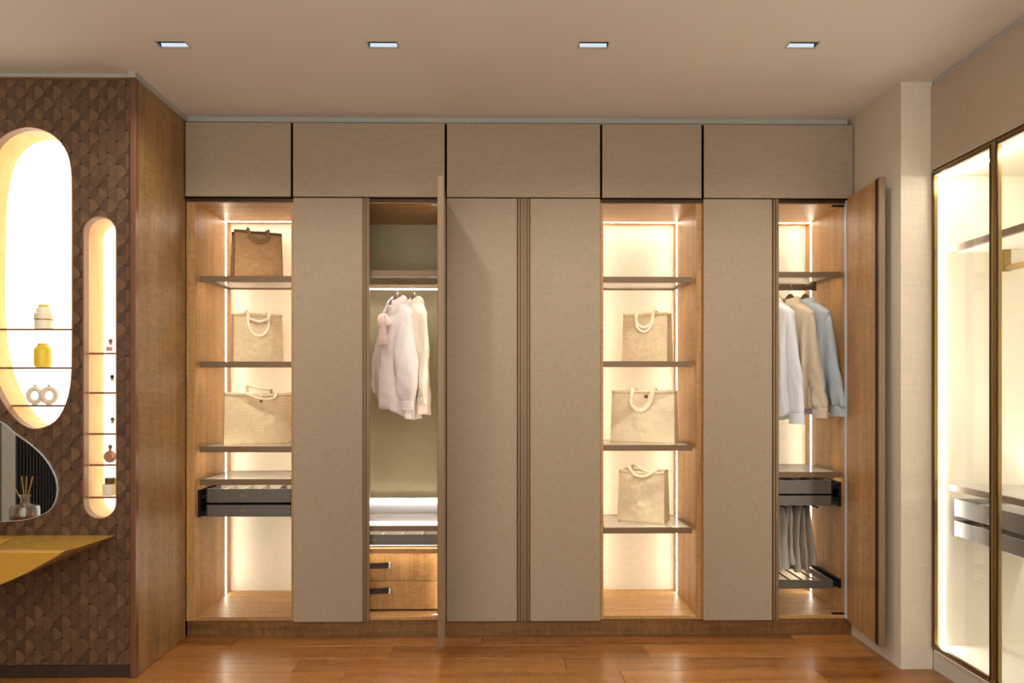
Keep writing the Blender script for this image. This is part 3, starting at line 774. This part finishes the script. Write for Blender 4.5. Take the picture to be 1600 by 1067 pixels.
for k, (dy, z) in enumerate([(-.20, .86), (-.12, .80), (-.10, .93), (-.22, .70)]):
    st = obj('stem', G().tube([(-3.76, -2.08, .6), (-3.76, -2.08+dy*.5, .75), (-3.74, -2.08+dy, z)], .003, 6), 'leaf', fl)
    g = G()
    for a in range(5):
        an = 2*PI*a/5; cy_, cz_ = -2.08+dy+.022*math.cos(an), z+.022*math.sin(an)
        R = [[(-3.72+.004*math.sin(j*PI/2+c_), cy_+.017*rr*math.cos(2*PI*j/8), cz_+.017*rr*math.sin(2*PI*j/8)) for j in range(8)] for c_, rr in ((0, .2), (.5, 1), (1, .25))]
        g.rings(R, True, True, True)
    obj('petals', g, 'petal', st, smooth=True)

# ------------------------------------------------------------------ right glass cabinet
RX = 2.20
rc = thing('glass_front_wardrobe', 'cream-lined wardrobe with bronze-framed glass doors along the right wall', 'wardrobe', (2.5, -1.8, 0))
YE = -3.1
obj('side_panel', bx(RX+.004, 2.80, -.522, -.502, .118, 2.556), 'cream_panel', rc)
obj('side_panel', bx(RX+.004, 2.80, YE, YE+.02, .118, 2.556), 'cream_panel', rc)
obj('back_panel', bx(2.78, 2.80, YE+.02, -.522, .118, 2.556), 'cream_panel', rc)
obj('bottom_panel', bx(RX+.004, 2.78, YE+.02, -.522, .100, .130), 'cream_panel', rc)
obj('top_panel', bx(RX+.004, 2.78, YE+.02, -.522, 2.53, 2.556), 'cream_panel', rc)
obj('plinth', bx(RX+.012, 2.78, YE, -.502, 0, .098), 'base_paint', rc)
led(rc, 2.247, 2.259, -.5235, -.522, .132, 2.528, m='led_cabinet')
led(rc, 2.247, 2.259, -1.500, -1.4985, .132, 2.528, m='led_cabinet')  # second strip, added to brighten the cabinet interior
led(rc, 2.30, 2.312, -2.6, -.60, 2.522, 2.530, m='led_cabinet')  # top strip, also added for a brighter interior
led(rc, 2.762, 2.770, -1.48, -.54, .92, .928, m='led_cabinet')
obj('fascia_frame', bx(RX+.006, RX+.03, YE, -.502, 2.556, 3.0), 'bronze_dark', rc)
obj('fascia_panel', bx(RX, RX+.006, -3.1, -.506, 2.562, 2.998), 'linen_fascia', rc)
y1 = -.504
for k in range(4):
    y0 = y1-.478
    fw = .020
    g = G().box(RX, RX+.024, y0, y0+fw, .112, 2.556, b=.002).box(RX, RX+.024, y1-fw, y1, .112, 2.556, b=.002).box(RX, RX+.024, y0+fw, y1-fw, .112, .112+fw, b=.002).box(RX, RX+.024, y0+fw, y1-fw, 2.556-fw, 2.556, b=.002)
    d = obj('glass_door', g, 'bronze_gold', rc)
    g = G().box(RX-.002, RX+.004, y0+fw-.003, y0+fw+.003, .125, 2.545).box(RX-.002, RX+.004, y1-fw-.003, y1-fw+.003, .125, 2.545).box(RX-.001, RX+.004, y0+fw, y1-fw, 2.533, 2.538).box(RX-.001, RX+.004, y0+fw, y1-fw, .130, .134)
    obj('frame_bead', g, 'bronze_dark', d)
    obj('glass_pane', G().box(RX+.010, RX+.015, y0+fw, y1-fw, .132, 2.536), 'door_glass', d)
    y1 = y0-.006
obj('partition', bx(2.26, 2.78, -1.52, -1.50, .13, 2.53), 'cream_panel', rc)
s_ = obj('shelf', bx(2.272, 2.292, -1.49, -.536, 2.132, 2.166), 'shelf_bronze', rc)
obj('shelf_board', bx(2.292, 2.70, -1.49, -.536, 2.136, 2.158), 'cream_panel', s_)
r2 = obj('hanging_rail', bx(2.50, 2.53, -1.49, -.60, 2.03, 2.055), 'bronze_gold', rc)
obj('rail_bracket', bx(2.495, 2.535, -.62, -.60, 2.03, 2.134), 'bronze_gold', r2)
s_ = obj('shelf', bx(2.272, 2.292, -1.49, -.536, .925, .957), 'shelf_bronze', rc)
obj('glass_pane', bx(2.292, 2.74, -1.49, -.536, .945, .953), 'shelf_glass', s_)
for z0, z1 in ((.800, .885), (.700, .775)):
    t = obj('pull_out_tray', G().box(2.285, 2.292, -1.48, -.562, z0, z1, b=.001).box(2.70, 2.706, -1.48, -.562, z0, z1).box(2.292, 2.70, -.568, -.562, z0, z1).box(2.292, 2.70, -1.48, -1.474, z0, z1), 'gunmetal', rc)
    obj('tray_bottom', G().box(2.292, 2.70, -1.474, -.568, z0+.003, z0+.009), 'tray_dark', t)
    for q in range(5): obj('divider', G().box(2.294, 2.70, -.72-q*.15, -.714-q*.15, z0+.01, z1-.004), 'tray_light', t)
    R = [[(2.2845-e, -1.12+.045*rr*math.cos(a), (z0+z1)/2+.014*rr*math.sin(a)) for a in [2*PI*j/20 for j in range(20)]] for e, rr in ((0, 1), (.004, .95), (.006, .7))]
    obj('oval_badge', G().rings(R, True, False, True), 'bronze_pill', t, smooth=True)
for za in (.69, .79): obj('drawer_runner', bx(2.30, 2.70, -.560, -.524, za, za+.02), 'gunmetal', rc)

# ------------------------------------------------------------------ jute bags
def nz(x, y_, z, s=1.0): return noise.noise(Vector((x*s, y_*s, z*s)))
def make_bag(label, loc, rotz, wd, h, dp, mat, seed, handles, hmat, trim=None, hr=.0085, button=None, lean=0.0, sag=0.0, wr=1.0):
    t = thing('tote_bag', label, 'bag', loc, rotz, 'jute tote bags on the lit shelves')
    nw, nd, nv = 30, 8, 28
    def pt(u, side, v):
        """u 0..1 along the side; side 0 front,1 right,2 back,3 left"""
        hw, hd = wd/2*(1-.03*v), dp/2*(1-.30*v)
        z = h*v
        if side == 0: x, y_ = -hw+2*hw*u, -hd
        elif side == 1: x, y_ = hw, -hd+2*hd*u
        elif side == 2: x, y_ = hw-2*hw*u, hd
        else: x, y_ = -hw, hd-2*hd*u
        c = math.sin(PI*u)
        e = (math.sin(PI*min(v*1.1, 1))*.5+.2*v)
        if side in (0, 2):
            bulge = (.012*c*math.sin(PI*v)+.042*wr*nz(x+seed, z*.8+x*.5, seed, 7)*c*e+.020*wr*(abs(nz(x+seed, z-x*.5, seed+4, 15))-.2)*c*e+.006*wr*nz(x, z, seed+9, 40)*c*e)
            y_ += -bulge if side == 0 else bulge
            z -= sag*c*v*v
            z += .004*nz(x*3, seed, 0, 5)*v
        else:
            inn = .45*hd*c*v
            x += (-inn if side == 1 else inn)
        y_ += lean*v*v
        return (x, y_, z)
    ring = [(0, i/nw) for i in range(nw)]+[(1, i/nd) for i in range(nd)]+[(2, i/nw) for i in range(nw)]+[(3, i/nd) for i in range(nd)]
    R = [[pt(u, s_, k/nv) for s_, u in ring] for k in range(nv+1)]
    g = G().rings(R)
    g.add(R[0], [tuple(range(len(ring)))])
    body = obj('body', g, mat, t, smooth=True, local=True)
    md = body.modifiers.new('thickness', 'SOLIDIFY'); md.thickness = .003; md.offset = -1
    # seams at the corners and hem
    for s_, u in ((0, 0), (0, 1), (2, 0), (2, 1)):
        obj('corner_seam', G().tube([pt(u, s_, k/10) for k in range(11)], .0026, 6), trim or mat, t, smooth=True, local=True)
    hem = []
    for v in (.945, 1.004):
        hem.append([pt(u, s_, v) for s_, u in ring])
    cx_ = [Vector((0, lean, 0))]
    R = [[(x*1.006, lean*v*v+(y_-lean*v*v)*1.03, z) for x, y_, z in hr_] for hr_, v in zip(hem, (.945, 1.0))]
    hb = obj('hem', G().rings(R), trim or mat, t, smooth=True, local=True)
    md = hb.modifiers.new('thickness', 'SOLIDIFY'); md.thickness = .0035; md.offset = 0
    for P in handles:
        obj('handle', G().tube(catmull(P, 7), hr, 8), hmat, t, smooth=True, local=True)
    if button:
        x, z, rr = button; yf = pt(.5, 0, min(z/h, 1))[1]
        b_ = obj('button', G().rings([[(x+rr*q*math.cos(a), yf-e, z+rr*q*math.sin(a)) for a in [2*PI*j/14 for j in range(14)]] for e, q in ((.0, .9), (.003, 1), (.008, .8), (.009, .3))], True, False, True), 'button_horn', t, smooth=True, local=True)
        obj('loop_cord', G().tube([(x+.004, yf+.01, h+.004), (x-.004, yf-.006, h-.002), (x, yf-.010, z+.006)], .002, 6), hmat, b_, local=True)
    return t
def droop(hw, top, low, yf, ys=None, over=.012, skew=0.0):
    """handle that rises over the hem and hangs down in front"""
    ys = yf+.012 if ys is None else ys
    return [(-hw, ys, top-.04), (-hw, ys, top+over*.3), (-hw+.002, (ys+yf)/2-.004, top+over), (-hw+.004, yf-.010, top-.012), (-hw*.82+skew, yf-.016, low+(top-low)*.35), (-hw*.4+skew, yf-.018, low+.008), (skew, yf-.018, low),
            (hw*.4+skew, yf-.018, low+.008), (hw*.82+skew, yf-.016, low+(top-low)*.35), (hw-.004, yf-.010, top-.012), (hw-.002, (ys+yf)/2-.004, top+over), (hw, ys, top+over*.3), (hw, ys, top-.04)]
# A1 dark
make_bag('dark brown jute tote with darker hem, alone on the top left shelf', (-1.522, .31, 2.100), .50, .285, .305, .13, 'jute_brown', 3,
         [droop(.062, .305, .235, -.05), droop(.058, .305, .250, -.05, ys=.035)], 'rope_tan', 'jute_dark', wr=.5)
make_bag('natural jute tote with looped cream handles, second shelf of the left unit', (-1.522, .31, 1.601), .50, .290, .300, .13, 'jute_natural', 11,
         [droop(.068, .300, .165, -.05), droop(.064, .300, .250, -.05, ys=.035)], 'cotton_rope', wr=.7)
P1 = [(-.085, -.045, .30), (-.08, -.05, .335), (-.062, -.065, .345), (-.02, -.075, .318), (.03, -.078, .315), (.075, -.075, .325), (.085, -.06, .30)]
P2 = [(-.07, .03, .30), (-.072, .02, .35), (-.05, -.01, .352), (.0, -.03, .338), (.045, -.025, .335), (.065, .0, .335), (.07, .03, .305)]
P3 = [(-.088, -.055, .31), (-.07, -.085, .300), (-.02, -.105, .280), (.035, -.105, .272), (.078, -.088, .285), (.088, -.055, .31)]
make_bag('wide natural jute tote with flopped handles and dark button, left unit third shelf', (-1.495, .285, 1.106), .42, .420, .315, .16, 'jute_natural', 21,
         [P2, P3], 'cotton_rope', sag=.012, wr=1.5, button=(.0, .262, .009))
# F1..F3
make_bag('small natural jute tote with U-shaped handle, highest bag of the right lit unit', (.900, .32, 1.604), -.50, .285, .305, .13, 'jute_natural', 31,
         [droop(.060, .305, .190, -.05), droop(.056, .305, .215, -.045, ys=.04)], 'cotton_rope', wr=.7)
make_bag('wide pale jute tote with thick doubled handles and dark button, right lit unit', (.875, .28, 1.112), -.40, .390, .320, .15, 'jute_pale', 41,
         [droop(.072, .320, .195, -.055, skew=-.012), droop(.064, .320, .208, -.05, ys=.035, skew=-.018)], 'cotton_rope', hr=.010, wr=1.0, button=(.022, .285, .012))
P4 = [(-.078, -.04, .30), (-.08, -.05, .325), (-.065, -.07, .315), (-.03, -.085, .288), (.02, -.085, .282), (.06, -.075, .300), (.10, -.05, .328), (.102, -.035, .30)]
P5 = [(-.07, .03, .30), (-.072, .01, .338), (-.04, -.03, .345), (.0, -.055, .325), (.05, -.06, .312), (.085, -.045, .322), (.09, -.01, .30)]
make_bag('pale jute tote with twisted handle flopped over its hem, lowest of the right unit', (.872, .29, .627), -.42, .285, .315, .17, 'jute_pale', 51,
         [P4, P5], 'cotton_rope', hr=.010, wr=1.5, sag=.006)

# ------------------------------------------------------------------ garments
def make_hanger(label, x, y_, ztop, rotz, group, wood_='hanger_wood', wide=1.0):
    """ztop: top of the rail; origin on the rail"""
    t = thing('clothes_hanger', label, 'hanger', (x, y_, ztop), rotz, group)
    hk = [(.0, 0, -.075), (.0, 0, -.035), (.004, 0, -.024), (.016, 0, -.014), (.020, 0, .0), (.012, 0, .012), (0, 0, .0165), (-.014, 0, .012), (-.020, 0, .0), (-.0205, 0, -.006)]
    # hook lies in the garment's own plane turned a quarter so that it clasps the rail
    c_, s_ = math.cos(PI/2-rotz), math.sin(PI/2-rotz)
    hk = [(a*math.cos(PI/2-rotz), a*math.sin(PI/2-rotz), c) for a, b_, c in hk]
    obj('hook', G().tube(catmull(hk, 4), .0021, 6), 'chrome', t, smooth=True, local=True)
    R = []; prof = [(0, -.050, .018), (.018, -.054, .018), (.034, -.068, .017), (.048, -.094, .014), (.08, -.116, .012), (.13, -.146, .011), (.18, -.176, .009), (.188, -.184, .004)]
    for sx_, zt_, hh in [(-a, b_, c) for a, b_, c in prof[:0:-1]]+prof:
        th = .012+.016*abs(sx_)/.188; sx_ *= wide if abs(sx_) > .05 else 1
        zl = zt_-2*hh-(.022 if abs(sx_) < .04 else 0); zm = (zt_+zl)/2; hv = (zt_-zl)/2
        R.append([(sx_, .5*th*math.cos(a), zm+hv*math.sin(a)) for a in [2*PI*j/12 for j in range(12)]])
    obj('shoulder_bar', G().rings(R, True, True, True), wood_, t, smooth=True, local=True)
    return t
def make_garment(name, label, cat, loc, rotz, group, mat, L=.77, hw=.225, dp=.060, seed=1, flare=.02, fold=.012, sl=.58, sleeves=((1, .05, -.05), (-1, .03, .02)), tail=.045, mat2=None, cuff=.055, sr=(.066, .045), balloon=0, collar=True, buttons=True, hemskew=0.0, lenl=None, nar=.16, thin=.48, neckdrop=0.0):
    t = thing(name, label, cat, loc, rotz, group)
    NU, NV = 72, 46
    ZN = -.098
    def surf(th, v):
        """th angle (0 = +x shoulder, -pi/2 = front), v 0 neck .. 1 hem"""
        if v < .16:
            q = v/.16; a = .062+(hw-.062)*q**1.05; z = ZN-.082*q**1.15; b_ = .052+(dp*.75-.052)*q
        else:
            q = (v-.16)/.84; a = hw*(1-nar*math.sin(min(q*4, 1)*PI/2))+flare*q; z = ZN-.082-(L-.16-.02)*q; b_ = dp*(.75+.45*math.sin(min(q*2.2, 1)*PI/2))
        c, s_ = math.cos(th), math.sin(th)
        ex = .75
        x = a*math.copysign(abs(c)**ex, c); y_ = b_*math.copysign(abs(s_)**ex, s_)
        fo = fold*min(1, max(0, (v-.1)*1.6))
        d = fo*(math.sin(5*th+seed+2*v)+.7*math.sin(9*th+seed*2.3-v*3)+.9*nz(c*1.5+seed, s_*1.5, v*1.2, 2.2))
        d += fo*.5*nz(c*3+seed, s_*3, v*6, 2.0)
        y_ += d*(1 if s_ > 0 else -1)*abs(s_)**.3; x += d*.6*c
        if v > .16:
            y_ += (.010+.6*fold*.6)*q*math.sin(x*46+seed*3+z*4)*(-1 if s_ < 0 else 1)*abs(s_)
            z -= tail*(q**3)*(abs(s_)**2)*1.0
            z += hemskew*q*c
        if s_ < 0 and v < .2: z -= neckdrop*(1-v/.2)*abs(s_)
        return Vector((x, y_, z))
    ths = [2*PI*i/NU for i in range(NU)]
    R = [[surf(th, k/NV) for th in ths] for k in range(NV+1)]
    body = obj('body', G().rings(R), mat, t, smooth=True, local=True)
    md = body.modifiers.new('thickness', 'SOLIDIFY'); md.thickness = .0015
    for sg, dx, dy in sleeves:
        st = Vector((sg*(hw-sr[0]-.002), 0, ZN-.066)); n = 26; R = []
        for k in range(n+1):
            u = k/n
            c = st+Vector((dx*u**.9, dy*u**.9+.008*math.sin(u*5+seed), -(sl+.026)*u))
            r0 = sr[0]+(sr[1]-sr[0])*u+balloon*math.sin(PI*min(u*1.0, 1)**1.6)*(1 if u < 1 else 0)
            r0 *= .96+.04*min(1, u/.16)**.6
            if balloon and k >= n-1: r0 = sr[1]
            R.append([(c.x+r0*math.cos(a)*(1+.05*math.sin(3*a+seed+u*4)), c.y+r0*thin*math.sin(a)*(1+.16*math.sin(4*a+u*7+seed)), c.z-(.034*(1-u)**6+.004)*math.cos(a)*sg+.006*nz(a, u*5, seed, 3)) for a in [2*PI*j/20 for j in range(20)]])
            if k: 
                for j in range(20):
                    x_, y_, z_ = R[-1][j]; dd = .013*(.3+u)*(abs(nz(x_*7+seed, y_*3, z_*4+x_*6, 2.2))-.25); R[-1][j] = (x_+dd*.25, y_+dd*(1.6 if y_ > c.y else -1.6), z_)
        s_ = obj('sleeve', G().rings(R, True, True, False), mat, t, smooth=True, local=True)
        md = s_.modifiers.new('thickness', 'SOLIDIFY'); md.thickness = .0015
        if cuff:
            cz = c.z; cr = sr[1]*1.04; Rc = []
            for e in (0.006, 0, -cuff*.5, -cuff, -cuff-.002):
                q = cr if e != .006 else cr*.97
                Rc.append([(c.x+q*math.cos(a), c.y+q*thin*math.sin(a), cz+e) for a in [2*PI*j/20 for j in range(20)]])
            cf = obj('cuff', G().rings(Rc), mat, t, smooth=True, local=True)
            md = cf.modifiers.new('thickness', 'SOLIDIFY'); md.thickness = .003
    if collar:
        Rc = []
        for (rr, zz, pt_) in ((.054, -.112, 0), (.047, -.074, 0), (.050, -.068, 0), (.062, -.076, .006), (.080, -.112, .050)):
            ring = []
            for j in range(41):
                a = -PI/2+.30+(2*PI-.60)*j/40
                fr = max(0, 1-min(j, 40-j)/7)
                ring.append((rr*math.cos(a)*1.08, rr*.80*math.sin(a)-fr*.010, zz-pt_*fr-.018*max(0, -math.sin(a))-neckdrop*.6*max(0, -math.sin(a))))
            Rc.append(ring)
        co = obj('collar', G().rings(Rc, closed=False), mat2 or mat, t, smooth=True, local=True)
        md = co.modifiers.new('thickness', 'SOLIDIFY'); md.thickness = .002
    if buttons:
        g = G(); Rp = []
        for k in range(6, NV+1):
            a = surf(-PI/2-.10, k/NV); b_ = surf(-PI/2+.10, k/NV); m_ = surf(-PI/2, k/NV)
            a.x = -.016; b_.x = .016; yy = min(a.y, b_.y, m_.y)-.003
            Rp.append([(-.016, yy, m_.z), (.016, yy, m_.z), (.016, yy+.003, m_.z), (-.016, yy+.003, m_.z)])
        plk = obj('placket', g.rings(Rp, True, True, True), mat, t, smooth=True, local=True)
        for k in range(7):
            i = 2+int(k*5.4); yy = Rp[i][0][1]; zz = Rp[i][0][2]
            obj('button', G().rings([[(.0055*q*math.cos(a), yy-e, zz+.0055*q*math.sin(a)) for a in [2*PI*j/10 for j in range(10)]] for e, q in ((0, 1), (.002, .9), (.002, .3))], True, False, True), 'button_pearl', plk, local=True)
    return t, surf

GH = 'clothes in the right-hand wardrobe'
ZR = 2.084
rot = math.radians(-70)
HS = [(1.668, 'white', 'shirt_white', 4.0, .79, .60), (1.785, 'beige', 'shirt_beige', 9.0, .755, .565), (1.881, 'pale blue', 'shirt_blue', 15.0, .755, .555)]
for k, (hx, nm, mt_, sd, ln, sln) in enumerate(HS):
    make_hanger('dark wooden hanger with steel hook carrying the %s shirt' % nm, hx, .30, ZR, rot, 'hangers in the right-hand wardrobe')
    make_garment('dress_shirt', '%s long-sleeved collared shirt on a hanger, %s of the three shirts' % (nm, ('leftmost', 'middle', 'rightmost')[k]), 'shirt', (hx, .30, ZR-.004), rot, GH, mt_, L=ln, hw=.205, dp=.050, seed=sd, sl=sln,
                 sleeves=((1, (.062, .085, .108)[k], .014), (-1, -.03, .0)), fold=.015 if k else .020, flare=.0, sr=(.060, .056))
# blouse and jacket
ZR2 = 2.089
rb = math.radians(-46)
make_hanger('dark wooden hanger with steel hook carrying the blush blouse', -.655, .30, ZR2, rb, 'hangers in the middle wardrobe', wide=.66)
bl, sfb = make_garment('blouse', 'sheer blush white blouse with pussy bow and full sleeves', 'blouse', (-.655, .30, ZR2-.004), rb, 'clothes in the middle wardrobe', 'blouse_blush', L=.745, hw=.150, dp=.062, seed=2.2, sl=.53,
             sleeves=((1, .075, -.045), (-1, -.055, .0)), fold=.022, flare=.040, tail=.02, balloon=.045, sr=(.058, .050), thin=.62, cuff=.05, buttons=False, hemskew=-.085, nar=.0, neckdrop=.03)
# bow
g = G()
for sg, ln, wd_ in ((-1, .085, .034), (1, .05, .026)):
    R = []
    for k in range(9):
        u = k/8; c = Vector((sg*ln*u+.014, -.085-.020*math.sin(PI*u), -.205-.030*u-.01*math.sin(PI*u))); rr = .007+wd_*math.sin(PI*min(u*.92+.08, 1))**.8
        R.append([(c.x, c.y+.45*rr*math.cos(a), c.z+rr*math.sin(a)) for a in [2*PI*j/14 for j in range(14)]])
    g.rings(R, True, True, True)
bw = obj('bow', g, 'blouse_pink', bl, smooth=True, local=True)
obj('bow_knot', G().rings([[(.014+.014*math.cos(p_)*math.cos(a), -.092+.012*math.cos(p_)*math.sin(a), -.205+.017*math.sin(p_)) for a in [2*PI*j/12 for j in range(12)]] for p_ in (-1.4, -.8, 0, .8, 1.4)], True, True, True), 'blouse_pink', bw, smooth=True, local=True)
for sx in (-.030, .006):
    R = []
    for k in range(10):
        u = k/9; c = Vector((sx*(.5+u)+.020, -.100-.012*math.sin(u*3), -.215-.165*u)); ww = .012+.012*u
        R.append([(c.x-ww, c.y, c.z-.01*u), (c.x, c.y-.008*math.sin(u*9), c.z), (c.x+ww, c.y+.003, c.z+.008*u), (c.x, c.y+.004, c.z)])
    obj('bow_tail', G().rings(R, True, True, True), 'blouse_pink', bl, smooth=True, local=True)
rj = math.radians(-62)
make_hanger('brown wooden hanger with steel hook carrying the cream jacket', -.551, .30, ZR2, rj, 'hangers in the middle wardrobe', wide=.82)
jk, sfj = make_garment('jacket', 'cream collared jacket with a small brown tab, right of the blush blouse', 'jacket', (-.551, .30, ZR2-.010), rj, 'clothes in the middle wardrobe', 'cardigan_cream', L=.76, hw=.18, dp=.052, seed=6.1, sl=.50,
             sleeves=((1, .040, -.005), (-1, -.02, .0)), fold=.010, flare=.0, tail=.03, sr=(.058, .052), cuff=.03, neckdrop=.03, hemskew=-.03, buttons=False)
obj('brown_tab', bx(-.03, .03, -.072, -.066, -.262, -.254), 'leather', jk, local=True)

# trousers on the bars
for k, (xx, m_, yf) in enumerate(((1.68, 'trouser_pale', .16), (1.742, 'trouser_pale', .20), (1.804, 'trouser_greige', .16), (1.866, 'trouser_greige', .22))):
    lab = ['leftmost, beside the closed door', 'second from the left', 'third from the left', 'rightmost, nearest the light strip'][k]
    t = thing('folded_trousers', 'greige trousers folded over a bar under the metal trays, '+lab, 'trousers', (xx, .30, .738), 0, 'trousers hanging in the right-hand wardrobe')
    for sd, nm in ((-1, 'trouser_leg'), (1, 'trouser_leg')):
        R = []; n = 20; Lg = .405-.02*(k % 2)-(.012 if sd > 0 else 0)
        for i in range(n+1):
            u = i/n; z = .008-Lg*u; fl_ = .5+.5*min(1, u*4)
            ring = []
            wy = .105+.03*u+.012*math.sin(u*6+k)
            for j in range(24):
                a = 2*PI*j/24
                y_ = wy*math.copysign(abs(math.cos(a))**.8, math.cos(a)); th = .011*fl_+.010*u
                x_ = sd*(.002+th)+(th)*math.sin(a)+.009*u*math.sin(y_*55+k*2+sd+u*2)+.008*u*nz(y_*8, z*5, k+sd, 2)
                ring.append((x_, (yf+.10-.30)+y_, z+.004*math.sin(y_*40+k)*u))
            R.append(ring)
        obj(nm, G().rings(R, True, True, True), m_, t, smooth=True, local=True)
    obj('waist_fold', G().rings([[(.018*math.cos(a), yf-.20+.21*v-.005+.0, .006+.012*math.sin(a)) for a in [PI*j/8 for j in range(9)]] for v in (0, .5, 1)], closed=False), m_, t, smooth=True, local=True)
